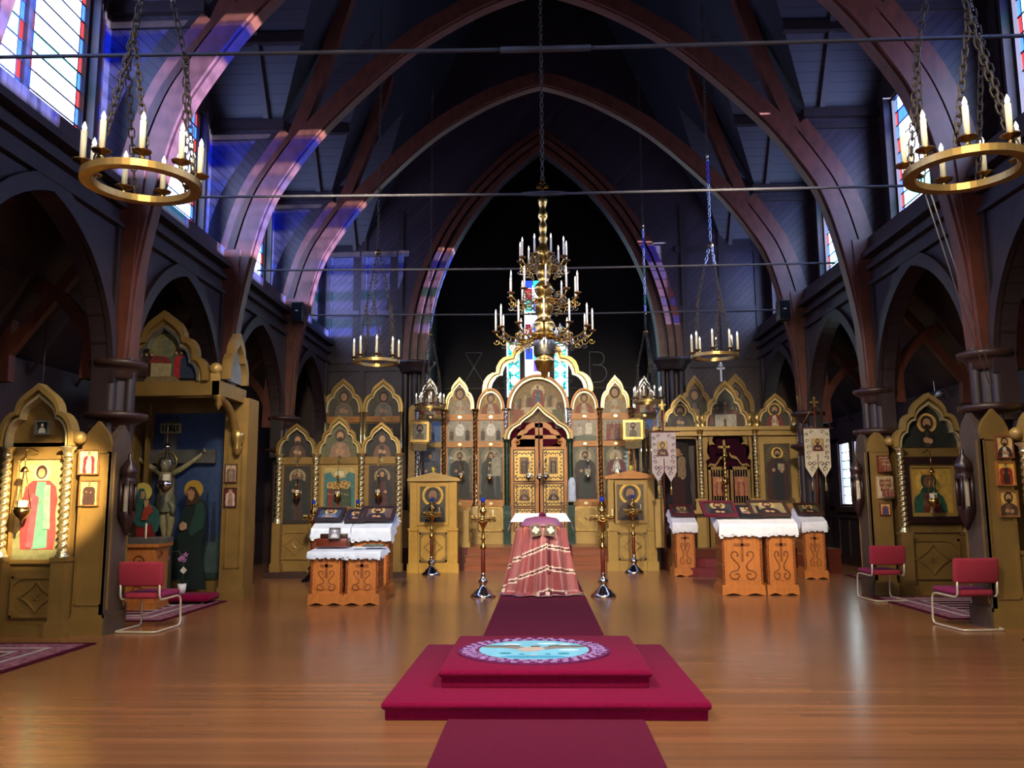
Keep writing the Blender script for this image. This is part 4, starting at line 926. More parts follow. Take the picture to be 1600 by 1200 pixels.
# ------------------------------------------------------------------ crucifix shrine on the left
YS0, YS1 = 13.1, 14.1
XS = -5.12
SH = thing('crucifix_shrine', 'canopied gold shrine with lobed painted gable enclosing the crucifix', 'shrine', (-6.2, YS1, 0))
zs_ = lambda y, x=255, Y=YS0: Zp(x, y, Y)
part('canopy_beam', MB().box(Xp(178, 607, YS0), XS+.03, YS0-.08, YS0+.08, zs_(619), zs_(597)).box(XS-.08, XS+.05, YS0-.08, YS1+.1, zs_(619), zs_(597)), GOLD, SH)
part('canopy_roof', MB().box(Xp(178, 607, YS0), XS, YS0, YS1+.1, zs_(601), zs_(597)), DARK, SH)
x0, x1, zg, zt = Xp(186, 596, YS0), Xp(330, 596, YS0), zs_(597), zs_(488); cx, hw = (x0+x1)/2, (x1-x0)/2
kokoshnik(SH, K2, x0, x1, zg, zt, YS0, GOLD, SILVER, s=.74, d=.16)
p = Pic(cx-hw*.74, cx+hw*.74, zg, zg+(zt-zg)*.75, YS0, '2c2419', outline(K2, cx, zg, hw*.75, (zt-zg)*.75))
p.oval(.5, .62, .26, '6a6440', .9).person(.5, .5, .86, '5a5c48', halo='6f6a44', wid=1.2)
for u in (.14, .22, .3): p.person(u, .1, .55, '3a1c18', '2a1814', halo=None, wid=1.4, hand=False)
for u, c in ((.66, '3a4a34'), (.74, '8a1f22'), (.84, '1f2a3c')): p.person(u, .06, .58, c, halo=None, wid=1.5, hand=False)
p.poly([(.3, .08), (.6, .08), (.6, .34), (.3, .36)], '8a7c58').poly([(.26, .36), (.6, .34), (.56, .46), (.34, .5)], '6a2620').poly([(.2, 0), (.75, 0), (.66, .1), (.26, .1)], '6d5a38'); p.done(SH, label='gable painting of a deathbed scene with a rising figure')
for q in (x1+.08,): part('scroll_ear', MB().lathe([(0, -.08), (.07, -.07), (.1, 0), (.07, .07), (0, .08)], 0, 0, 0, 12, X=Matrix.Translation((q, YS0-.04, zg+.2)) @ Matrix.Rotation(PI/2, 4, 'X')).box(q-.06, q+.06, YS0-.08, YS0+.02, zg, zg+.14), GOLD2, SH)
# side gable facing the nave
Xs = Matrix.Translation((XS+.02, 0, 0)) @ Matrix.Rotation(PI/2, 4, 'Z')
g0, g1 = YS0+.12, YS1+.0; gz = zs_(600, 360, 13.8); gt = Zp(362, 524, 13.8); gc, gh = (g0+g1)/2, (g1-g0)/2
part('side_gable', MB().band(outline(K1, gc, gz, gh, gt-gz), outline(K1, gc, gz, gh, gt-gz, .78), -.1, .04, X=Xs), GOLD, SH)
part('side_gable_painting', MB().prism(outline(K1, gc, gz, gh, gt-gz, .79), -.01, .03, X=Xs), paint('6f7a7c'), SH)
# back board, posts, brackets
YB = YS1+.30
part('back_board', MB().box(Xp(190, 760, YB), Xp(352, 760, YB), YB, YB+.08, 0, zs_(612, 260, YB)), GOLD, SH)
a = rect(237, 347, 646, 905, YB)
p = Pic(*a, YB-.03, '2b3e62'); p.poly([(0, 0), (1, 0), (1, .2), (.6, .26), (0, .2)], '20302c').poly([(.76, .04), (1, .04), (1, .24), (.86, .28)], '3a4c48')
for u, h in ((.80, .52), (.9, .46), (.72, .4)): p.poly([(u-.04, .22), (u+.05, .22), (u+.02, h), (u-.01, h)], '16233a')
p.done(SH, 'night_sky_painting', 'dark blue painted sky behind the cross')
for a_, b_ in ((346, 383),):
    xa_, xb_ = Xp(a_, 800, YS1), Xp(b_, 800, YS1)
    po = part('corner_post', MB().box(xa_, xb_, YS1, YS1+.5, 0, zs_(622, 365, YS1)).box(xa_-.02, xb_+.03, YS1-.03, YS1+.53, 0, .2), GOLD, SH)
    f = MB()
    for q in (xa_+.07, xb_-.09): f.box(q, q+.02, YS1-.015, YS1, .5, 2.9)
    f.box(xa_+.07, xb_-.07, YS1-.015, YS1, .5, .52); part('panel_moulding', f, GILT, po)
    part('gilt_bracket', MB().lathe([(0, 0), (.04, .02), (.08, .12), (.06, .18), (.1, .26), (.12, .38), (.06, .42)], (xa_+xb_)/2+.06, YS1-.1, Zp(365, 712, YS1), 10), GILT, po)
    hb = [(XS-.05-.0*t, YS0+.1+(YS1-YS0-.1)*math.sin(t*PI/2), zs_(619)-.02-(.75)*(1-math.cos(t*PI/2))) for t in [i/8 for i in range(9)]]
    part('curved_bracket', MB().tube(hb, .07, 6), GOLD, SH)
part('left_post', MB().box(Xp(205, 760, YS1)-.06, Xp(205, 760, YS1)+.06, YS1-.1, YS1+.3, 0, zs_(619)).box(Xp(228, 700, YS1)-.02, Xp(228, 700, YS1)+.03, YS1, YS1+.1, 1.5, zs_(619)), GOLD, SH)
part('drop_finial', MB().lathe([(.1, 0), (.1, -.04), (.05, -.08), (.06, -.14), (.02, -.2), (0, -.24)], XS, YS0, zs_(619), 10), GILT, SH)
small_icon('small framed icon of a reclining figure, upper on the shrine post', 352, 371, 725, 754, YS1-.01, 'a58a70', '5a4a40', '7a6450', kind='full', halo='b09a74', wid=1.5, frame='4a2a1c')
small_icon('small red-ground icon of a pale saint, lower on the shrine post', 351, 370, 762, 792, YS1-.01, '4a1512', 'b09484', '8a6a5c', kind='full', halo='b08c6c', wid=1.6, frame='3a120e')
# crucifix: painted cut-out boards
YX = YS1+.18
CR = thing('crucifix', 'large wooden crucifix with pale painted figure before the dark blue sky', 'crucifix', (Xp(262, 900, YX), YX, 0))
zx = lambda y, x=262: Zp(x, y, YX)
CROSSM = mat('cross_wood_grey', '4b4a45', rough=.6, var=.2)
xm = Xp(262, 760, YX)
part('upright', MB().box(xm-.11, xm+.11, YX, YX+.06, 0, zx(657)), CROSSM, CR)
part('crossbeam', MB().box(Xp(199, 714, YX), Xp(337, 714, YX), YX-.02, YX+.04, zx(724), zx(703)), CROSSM, CR)
b = rect(252, 284, 662, 677, YX)
pq = part('title_plaque', MB().box(*b[:2], YX-.04, YX, *b[2:]), paint('8f865c'), CR)
lt = MB(); w, h = b[1]-b[0], b[3]-b[2]
def stroke(mb, pts, t, y0, y1):
    for (xa_, za_), (xb_, zb_) in zip(pts, pts[1:]):
        d = Vector((xb_-xa_, zb_-za_)).normalized(); nn = Vector((-d.y, d.x))*t/2; e = d*t/2
        q = [(xa_+nn.x-e.x, za_+nn.y-e.y), (xa_-nn.x-e.x, za_-nn.y-e.y), (xb_-nn.x+e.x, zb_-nn.y+e.y), (xb_+nn.x+e.x, zb_+nn.y+e.y)]
        mb.prism(q, y0, y1)
for u, g in ((.14, [[(0, 0), (0, 1)]]), (.30, [[(0, 0), (0, 1)], [(.9, 0), (.9, 1)], [(0, .5), (.9, .5)]]), (.55, [[(0, 1), (0, .1), (1, .1), (1, -.15)], [(.8, 1), (.8, .1)]]), (.84, [[(0, 0), (0, 1)]])):
    for s_ in g: stroke(lt, [(b[0]+w*u+q[0]*w*.16, b[2]+h*.25+q[1]*h*.5) for q in s_], .028, YX-.05, YX-.035)
part('plaque_lettering', lt, paint('241c14'), pq)
def zone(pts): return [(Xp(x, y, YX), Zp(x, y, YX)) for x, y in pts]
FLESH = paint('8d8560'); FLESH2 = paint('7a7352')
body = MB()
# cut-out built in low relief: trunk, legs, arms, head
def relief(mb, path, r, m=0, X=None): mb.tube([(Xp(x, y, YX), YX-.05, Zp(x, y, YX)) for x, y in path], [q*YX/FPX for q in r], 10, m)
relief(body, [(262, 738), (261, 752), (262, 768), (262, 782), (262, 792)], [10, 12, 11, 10, 11]); relief(body, [(258, 792), (256, 815), (258, 832), (258, 850)], [6.5, 6, 4.5, 3])
relief(body, [(267, 792), (269, 815), (266, 832), (264, 850)], [6.5, 6, 4.5, 3])
relief(body, [(256, 742), (243, 733), (226, 722), (210, 711)], [5, 4.5, 3.5, 2.6]); relief(body, [(268, 742), (284, 734), (303, 721), (318, 709)], [5, 4.5, 3.5, 2.6])
for sx, hx, hy in ((-1, 207, 708), (1, 320, 706)):
    for k in range(4): relief(body, [(hx, hy), (hx+sx*(1+k), hy-6+2*k)], [1.4, .8])
fg = part('figure', body, FLESH, CR, label='pale painted body with outstretched arms')
hd = MB().lathe([(0, -.12), (.06, -.1), (.085, 0), (.07, .09), (0, .13)], Xp(261, 728, YX), YX-.08, zx(728), 12); part('head', hd, FLESH2, fg)
part('hair', MB().lathe([(.06, -.13), (.1, -.05), (.1, .05), (.06, .12), (0, .14)], Xp(260, 727, YX)-.02, YX-.05, zx(727), 12), paint('33241a'), fg)
lc = MB().lathe([(.13, -.17), (.15, -.1), (.155, 0), (.14, .1), (.12, .13)], xm, YX-.05, zx(784), 16); lc.tube([(xm+.1, YX-.15, zx(784)), (xm+.17, YX-.14, zx(792)), (xm+.15, YX-.12, zx(803))], .045, 8); part('loincloth', lc, paint('77775c'), fg)
part('halo_ring', MB().tube([(Xp(262, 722, YX)+.17*math.cos(2*PI*i/20), YX-.03, zx(722)+.17*math.sin(2*PI*i/20)) for i in range(20)], .012, 6, closed=True), GILT, fg)
# the two painted cut-out mourners
def cutout(name, label, Y, halo, hr, shapes, hcol):
    t = thing(name, label, 'painted figure', (Xp(halo[0], 850, Y), Y, 0))
    hl = part('halo', MB().lathe([(0, 0), (hr*Y/FPX, 0), (hr*Y/FPX, .02), (0, .02)], 0, 0, 0, 24, X=Matrix.Translation((Xp(*halo, Y), Y+.02, Zp(*halo, Y))) @ Matrix.Rotation(PI/2, 4, 'X'), smooth=False), hcol, t)
    for k, (nm, pts, hx, th) in enumerate(shapes):
        part(nm, MB().prism([(Xp(x, y, Y), Zp(x, y, Y)) for x, y in pts], Y-.02-.012*k-th, Y-.012*k), paint(hx), t)
    return t
cutout('mourner_figure', 'painted cutout of a praying woman in teal veil with bright halo', YS1-.35, (222.5, 769), 14.7, [
    ('gown', [(213, 800), (222, 785), (238, 788), (242, 800), (243, 855), (228, 858), (214, 858)], '7f1f1c', .01),
    ('mantle', [(216, 775), (219, 764), (226, 763), (229, 772), (229, 782), (242, 791), (249, 800), (250, 815), (247, 830), (242, 832), (238, 815), (232, 822), (219, 824), (211, 816), (211, 796), (214, 786)], '2c5a52', .01),
    ('veil_edge', [(218, 774), (222, 768), (226, 770), (226, 780), (220, 784)], '3d6f66', .004),
    ('face', [(223, 768), (227, 768), (229, 774), (227, 780), (223, 779)], 'b08a64', .008),
    ('sleeve', [(226, 800), (232, 784), (239, 792), (242, 800), (236, 804), (233, 812), (224, 813)], 'a3402e', .008),
    ('hands', [(229, 783), (233, 780), (236, 784), (233, 792), (230, 794)], 'b8916a', .012)], mat('bright_halo_gold', 'e8d268', rough=.35, metal=.3, var=.05))
cutout('mourner_figure', 'painted cutout of a long-haired standing mourner in dark green robe', YS1-.1, (302.5, 765), 15, [
    ('robe', [(297, 780), (308, 778), (320, 782), (324, 800), (322, 830), (316, 845), (318, 880), (322, 921), (284, 921), (279, 880), (279, 845), (280, 815), (288, 795)], '10201c', .012),
    ('cloak_fold', [(308, 780), (318, 784), (322, 800), (318, 825), (300, 838), (296, 828), (306, 800)], '1d3a30', .008),
    ('hair', [(293, 790), (294, 768), (299, 760), (306, 761), (312, 772), (314, 784), (308, 788)], '3a2416', .01),
    ('face', [(295, 768), (301, 764), (306, 768), (306, 776), (302, 783), (297, 780)], '9c7250', .01),
    ('hands', [(283, 820), (288, 815), (294, 818), (294, 826), (287, 829), (284, 827)], 'a88462', .014)], mat('dull_halo_gold', 'b9923c', rough=.4, metal=.3, var=.08))
# ------------------------------------------------------------------ chandeliers
def link_mesh(L, w, r, name='chain_link'):
    pts = []
    n = 12
    for i in range(n):
        a = 2*PI*i/n; pts.append((w/2*math.cos(a), 0, (L/2-w/2)*(1 if math.sin(a) > 0 else -1 if math.sin(a) < 0 else 0)+w/2*math.sin(a)))
    return mesh_of(MB().tube(pts, r, 5, closed=True), name, CHAIN)
LINKS = {}
def chain(parent, a, b, L=.085, w=.045, r=.0075, name='chain_link'):
    a, b = Vector(a), Vector(b); k = (L, w, r)
    if k not in LINKS: LINKS[k] = link_mesh(L, w, r)
    d = b-a; n = max(1, round(d.length/(L*.78))); q = d.to_track_quat('Z', 'X')
    for i in range(n):
        e = (q @ Matrix.Rotation((i % 2)*PI/2+.4, 3, 'Z').to_quaternion()).to_euler()
        inst(LINKS[k], name, parent, a+d*((i+.5)/n), e)
def candle(parent, loc, h, r, m, pan=.08, n=10, bulb=True):
    """electric candle on a drip pan"""
    cd = part('candle', MB().lathe([(0, 0), (r, 0), (r, h), (r*.5, h+.005), (0, h+.005)], *loc, n), m, parent, False)
    part('drip_pan', MB().lathe([(.0, -.03), (.015, -.028), (.02, -.012), (pan*.9, 0), (pan, .014), (pan*.9, .016), (r, .004)], *loc, 14), BRONZE, cd, False)
    if bulb: part('bulb', MB().lathe([(r*.55, h), (r*.75, h+.02), (r*.8, h+.035), (r*.4, h+.065), (0, h+.085)], *loc, 8), BULB, cd, False)
    return cd
def ring_chandelier(label, c, R, n, L, zup, ztop, ph=0.0, cr=.019, chh=.26):
    t = thing('ring_chandelier', label, 'chandelier', c, 0, 'iron ring chandeliers')
    part('ring', MB().band([(0, 0)], [(0, 0)], 0, 0) if 0 else MB().lathe([(R-.095, -.03), (R, -.03), (R, .03), (R-.095, .03), (R-.095, -.03)], 0, 0, 0, 48, smooth=False), mat('ring_brass', 'a98749', rough=.35, metal=.75, var=.2), t, False)
    for i in range(n):
        a = 2*PI*i/n+ph; candle(t, ((R-.02)*math.cos(a), (R-.02)*math.sin(a), .09), chh, cr, CREAM)
        part('candle_post', MB().lathe([(.014, .03), (.02, .05), (.014, .07)], (R-.02)*math.cos(a), (R-.02)*math.sin(a), 0, 8), BRASS, t, False)
    hub = (0, 0, zup)
    rm = zup*.55
    for i in range(3):
        a = 2*PI*i/3+ph+.3
        k = Vector(((R*.62)*math.cos(a), (R*.62)*math.sin(a), zup*.52))
        chain(t, k, (0.03*math.cos(a), .03*math.sin(a), zup), *L)
        for s_ in (-.5, .5): chain(t, ((R-.05)*math.cos(a+s_), (R-.05)*math.sin(a+s_), .03), k, *L)
        part('chain_hook', MB().tube([k+Vector((.03*math.cos(j*.7), 0, .03*math.sin(j*.7))) for j in range(9)], .009, 6, closed=True), CHAIN, t, False)
    part('hub_ball', MB().lathe([(0, -.06), (.04, -.05), (.065, 0), (.04, .05), (.012, .07), (0, .08)], 0, 0, zup, 12), BRONZE, t, False)
    chain(t, hub, (0, 0, ztop-c[2]), *L)
    return t
cl = P(222, 286, 6.9); cr_ = P(1510, 266, 6.9)
ring_chandelier('near brass ring chandelier at upper left, candles crossing the stained glass', cl, .487, 9, (.095, .05, .0075), 2.3, 11.6, .25, .025, .27)
ring_chandelier('near brass ring chandelier at upper right, hoist cord hanging below', cr_, .487, 9, (.095, .05, .0075), 2.3, 11.6, .1, .025, .27)
cl = P(588, 566, 16.6); cr_ = P(1117, 557, 16.6)
ring_chandelier('far ring chandelier hung above the left gabled screens', cl, .46, 8, (.10, .05, .008), 2.25, 12.2, .2, .022, .3)
ring_chandelier('far ring chandelier hung above the right chapel screen', cr_, .46, 8, (.10, .05, .008), 2.25, 12.2, .5, .022, .3)
cl = P(672, 638, 20.9); cr_ = P(1012, 628, 20.9)
ring_chandelier('small ring chandelier hung before the left blue-shaded gable', cl, .36, 8, (.10, .05, .008), 1.85, 13.3, .2, .018, .2)
ring_chandelier('small ring chandelier hung before the right blue-grey gable', cr_, .36, 8, (.10, .05, .008), 1.75, 13.3, .4, .018, .2)

# the great tiered chandelier
cc = P(851, 590, 13.0)
GC_ = thing('great_chandelier', 'great tiered brass chandelier with three rings of candles and a cross', 'chandelier', cc)
zc = lambda y: Zp(851, y, 13.0)-cc.z
GBR = mat('aged_gilt_brass', 'b7924c', rough=.25, metal=.95, var=.35, scale=14)
SHB = mat('aged_silver_brass', '8f8878', rough=.28, metal=.9, var=.5, scale=18)
prof = [(0, zc(592)), (.05, zc(588)), (.06, zc(582)), (.12, zc(578)), (.15, zc(567)), (.16, zc(563)), (.12, zc(560)), (.15, zc(555)), (.16, zc(545)), (.16, zc(533)), (.2, zc(528)), (.21, zc(522)), (.13, zc(516)), (.17, zc(508)), (.15, zc(502)), (.1, zc(497)), (.13, zc(490)), (.15, zc(480)), (.13, zc(472)), (.08, zc(466)), (.12, zc(460)), (.15, zc(452)), (.13, zc(446)), (.07, zc(440)), (.1, zc(434)), (.12, zc(426)), (.08, zc(418)), (.06, zc(412)), (.13, zc(404)), (.14, zc(396)), (.1, zc(388)), (.05, zc(380)), (.08, zc(374)), (.05, zc(368)), (.06, zc(360)), (.07, zc(352)), (.04, zc(346)), (.075, zc(340)), (.075, zc(333)), (.045, zc(328)), (.06, zc(320)), (.085, zc(313)), (.06, zc(310)), (0, zc(309))]
part('shaft', MB().lathe(prof, 0, 0, 0, 24), GBR, GC_, False)
part('lower_urn', MB().lathe([(.155, zc(556)), (.168, zc(550)), (.168, zc(536)), (.155, zc(531))], 0, 0, 0, 24), SHB, GC_, False)
crs = MB().box(-.02, .02, -.015, .015, zc(309), zc(280)).box(-.095, .095, -.015, .015, zc(294), zc(290)).box(-.05, .05, -.015, .015, zc(286.5), zc(284)).add([(-.06, -.015, zc(299)), (.06, -.015, zc(302)), (.06, .015, zc(302)), (-.06, .015, zc(299)), (-.06, -.015, zc(297)), (.06, -.015, zc(300)), (.06, .015, zc(300)), (-.06, .015, zc(297))], [(0, 1, 2, 3), (4, 5, 6, 7), (0, 1, 5, 4), (2, 3, 7, 6), (1, 2, 6, 5), (0, 3, 7, 4)])
part('cross', crs, GBR, GC_, False)
chain(GC_, (0, 0, zc(282)), (0, 0, 10.9-cc.z), .10, .05, .009)
part('hoist_rod', MB().tube([(0, 0, 10.85-cc.z), (0, 0, 18.9-cc.z)], .012, 6), CHAIN, GC_, False)
def arm(parent, a, R, z, r0, hc, k):
    X = Matrix.Rotation(a, 4, 'Z')
    path = smooth([(r0, 0, z-.02), (r0+(R-r0)*.35, 0, z-.15), (r0+(R-r0)*.75, 0, z-.13), (R, 0, z-.02)], 4) if 0 else None
    pts = [(r0, 0, z-.05), (r0+(R-r0)*.25, 0, z-.14), (r0+(R-r0)*.5, 0, z-.17), (r0+(R-r0)*.78, 0, z-.13), (R*.97, 0, z-.06), (R, 0, z)]
    m = MB().tube(pts, .013, 6, X=X)
    ar = part('arm', m, GBR, parent, False)
    o = MB()                                     # leafy scrolls along the arm
    for (u, dz, rr, s_) in ((.45, -.06, .055, 1), (.80, -.16, .06, -1), (.62, -.24, .045, 1), (.97, -.16, .05, -1), (.3, .02, .04, 1)):
        cx, cz = r0+(R-r0)*u, z+dz
        o.tube([(cx+rr*(1-i/15)*math.cos(s_*i*.55), .0, cz+rr*(1-i/15)*math.sin(s_*i*.55)) for i in range(13)], .008, 4, X=X)
    part('scroll_ornament', o, GILT if k % 2 else SHB, ar, False)['kind'] = 'stuff'
    p = X @ Vector((R, 0, z)); cd = candle(parent, tuple(p), hc, .015, WAXY, .06, 8)
for k, (R, y, n, hc) in enumerate(((.37, 407, 9, .25), (.54, 462, 10, .28), (.75, 518, 12, .28))):
    for i in range(n): arm(GC_, 2*PI*(i+.35*k)/n+.15, R, zc(y), .1, hc, i)
    part('tier_ring', MB().tube([(R*.62*math.cos(2*PI*i/32), R*.62*math.sin(2*PI*i/32), zc(y)-.12) for i in range(32)], .012, 6, closed=True), GBR, GC_, False)
CRY = mat('crystal_drop', 'dfe6f2', rough=.05, metal=.7, var=.3, scale=30)
for k in range(16):
    a = 2*PI*k/16; R = .34+.12*(k % 2); part('crystal_drop', MB().lathe([(0, 0), (.02, .03), (.028, .07), (.012, .12), (0, .16)], R*math.cos(a), R*math.sin(a), zc(545)+.1*(k % 3), 6, smooth=False), CRY, GC_, False)
# hoist cords at right
solo('hoist_cord', MB().tube([P(1446, 305, 7.0), P(1500, 470, 8.5), P(1532, 562, 9.8), P(1546, 600, 10.6)], .006, 5), mat('pale_cord', 'a09a94', var=.05), 'outer of two thin cords running from the right chandelier to a pillar', 'cord', 'hoist cords')
solo('hoist_cord', MB().tube([P(1455, 305, 7.0), P(1510, 470, 8.5), P(1542, 562, 9.8), P(1552, 600, 10.6)], .006, 5), mat('pale_cord', 'a09a94', var=.05), 'inner of two thin cords running from the right chandelier to a pillar', 'cord', 'hoist cords')

# hanging oil lamps
def oil_lamp(label, x, y, Y, ytop, s=1.0, gl=None, m=None, up=None):
    c = P(x, y, Y); t = thing('oil_lamp', label, 'oil lamp', c, 0, 'hanging oil lamps'); m = m or BRASS
    part('bowl', MB().lathe([(0, -.14*s), (.012*s, -.13*s), (.01*s, -.09*s), (.03*s, -.07*s), (.075*s, -.02*s), (.085*s, .02*s), (.07*s, .035*s), (.085*s, .045*s), (.08*s, .05*s)], 0, 0, 0, 14), m, t, False)
    part('glass', MB().lathe([(.045*s, .03*s), (.055*s, .1*s), (.05*s, .12*s), (.04*s, .03*s)], 0, 0, 0, 10), gl or mat('clear_lamp_glass', 'd8cfae', rough=.1, var=.1), t, False)
    zt = .42*s
    for k in range(3):
        a = 2*PI*k/3+.4; part('chain', MB().tube([(.08*s*math.cos(a), .08*s*math.sin(a), .03*s), (.01*s*math.cos(a), .01*s*math.sin(a), zt)], .005*s, 4), m, t, False)
    part('crown', MB().lathe([(0, .05*s), (.02*s, .045*s), (.045*s, 0), (.04*s, -.01*s), (0, -.01*s)], 0, 0, zt, 10), m, t, False)
    z2 = Zp(x, ytop, Y)-c.z
    part('cord', MB().tube([(0, 0, zt), (0, 0, z2)], .005*s, 4), m, t, False)
    part('wall_hook', MB().tube([(0, 0, z2), (0, .1, z2+.04), (0, (up or .25), z2+.0)], .01, 5), BRONZE, t, False)
    return t
oil_lamp('brass oil lamp hanging before the left icon of the three-gabled screen', 463, 774, YL-.3, 714, .95)
oil_lamp('brass oil lamp hanging before the crowd icon of the three-gabled screen', 527, 776, YL-.3, 714, .95)
oil_lamp('brass oil lamp hanging before the veiled icon of the three-gabled screen', 590, 774, YL-.3, 714, .95)
oil_lamp('brass oil lamp leftmost before the main screen, at the monk icon', 720, 746, YI-.3, 700, .95)
oil_lamp('brass oil lamp before the mother and child icon of the main screen', 765, 748, YI-.3, 700, .95)
oil_lamp('silver oil lamp before the figure with book on the main screen', 919, 745, YI-.3, 700, .95, m=CHROME)
oil_lamp('brass oil lamp rightmost before the main screen, at the bishop icon', 963, 740, YI-.3, 700, .95)
oil_lamp('silver oil lamp on the left of the royal doors cluster', 826, 746, YI-.45, 720, .9, m=CHROME, up=.45)
oil_lamp('silver oil lamp in the middle of the royal doors cluster', 843, 747, YI-.6, 634, .95, m=CHROME, up=.5)
oil_lamp('silver oil lamp on the right of the royal doors cluster', 853, 745, YI-.45, 720, .95, m=CHROME, up=.45)
oil_lamp('brass oil lamp hanging in front of the glaring icon at far left', 34, 800, YC-.3, 704, 1.15)
oil_lamp('large silver oil lamp hanging before the crucified figure', 258, 758, YS1-.5, 648, 1.45, m=CHROME, up=.4)
oil_lamp('brass oil lamp hanging before the crowned icon in dark frame', 1459, 784, YD-.35, 706, 1.15)

# ------------------------------------------------------------------ kiosks, stands, lecterns
def kiosk(label, x0, x1, base, Y, eave, tip, icon, bg, robe, m, m2):
    a, b = Xp(x0, base-90, Y), Xp(x1, base-90, Y); cx, hw = (a+b)/2, (b-a)/2
    t = thing('icon_kiosk', label, 'icon stand', (cx, Y, 0)); D = .55
    ze, zt = Zp((x0+x1)/2, eave, Y), Zp((x0+x1)/2, tip, Y); zm = Zp((x0+x1)/2, 825, Y)
    part('body', MB().box(a+.03, b-.03, Y+.04, Y+D, 0, ze), m, t)
    part('pediment', MB().prism([(a-.05, ze), (b+.05, ze), (b+.05, ze+.06), (cx, zt), (a-.05, ze+.06)], Y-.06, Y+D), m2, t)
    part('pediment_panel', MB().prism([(a+.2, ze+.1), (b-.2, ze+.1), (cx, zt-.1)], Y-.075, Y-.05), m, t)
    part('finial_cross', MB().lathe([(0, .14), (.05, .11), (.06, .07), (.03, .02), (.04, 0)], cx, Y-.02, zt-.01, 8), mat('finial_gold', 'e0c84a', rough=.3, metal=.4), t)
    for q in (a, b-.2):
        pl = part('pilaster', MB().box(q, q+.2, Y-.02, Y+.06, .18, zm).box(q+.02, q+.18, Y, Y+.06, zm, ze), m, t)
        f = MB()
        for k in range(5): f.box(q+.035+.028*k, q+.047+.028*k, Y-.03, Y, .24, zm-.08)
        part('fluting', f, m, pl); part('pilaster_base', MB().box(q-.03, q+.23, Y-.05, Y+.08, 0, .2), m, pl); part('pilaster_cap', MB().box(q-.02, q+.22, Y-.05, Y+.08, zm-.06, zm), m, pl)
    dado(t, a+.24, b-.24, .24, zm-.1, Y+.03, m, mat('kiosk_relief', '7d6230', rough=.45, metal=.2))
    i0, i1, j0, j1 = rect(*icon, Y)
    part('icon_border', MB().band([(i0-.07, j0-.07), (i1+.07, j0-.07), (i1+.07, j1+.07), (i0-.07, j1+.07)], [(i0, j0), (i1, j0), (i1, j1), (i0, j1)], Y+.0, Y+.05, closed=True), m, t)
    p = Pic(i0, i1, j0, j1, Y+.02, bg); p.person(.5, 0, .92, robe, None, halo='dcae3c', ring=bg, skin='8a6544', hair='2c2018', bust=True, beard=True, wid=.8); p.done(t, 'icon')
    return t
kiosk('bright yellow icon kiosk with hooded monk icon, left of the steps', 639, 715, 895, 19.35, 752, 738, (656, 696, 760, 816), '4a3f2c', '1c1713', mat('kiosk_yellow', 'b98f38', rough=.45, metal=.15, var=.08), GOLD2)
kiosk('ochre icon kiosk with half-length saint icon, right of the steps', 949, 1025, 890, 19.75, 748, 735, (964, 1006, 757, 813), '5a4c36', '3a2a1c', mat('kiosk_ochre', '9c7c3a', rough=.45, metal=.2, var=.08), ORANGE)
rp_ = MB()
for i_, (x, ya, yb) in enumerate(((728, 797, 858), (634, 797, 858), (1030, 795, 860))):
    X0 = Xp(x, 830, 20.6); z0, z1 = .5, Zp(x, ya, 20.6)
    solo('rail_post', MB().box(X0-.07, X0+.07, 20.55, 20.7, z0, z1).box(X0-.1, X0+.1, 20.52, 20.73, z0, z0+.12).box(X0-.09, X0+.09, 20.53, 20.72, z1-.05, z1), GOLD2, ['short yellow rail post right of the left kiosk', 'short yellow rail post left of the left kiosk', 'short yellow rail post right of the ochre kiosk'][i_], 'rail post', 'short solea rail posts', base=(X0, 20.62, .5))
struct('trim_solea_kerb', MB().box(-3.4, -1.84, 20.3, 21.0, 0, PZ).box(1.84, 2.74, 20.5, 21.0, 0, PZ), MAHOG)

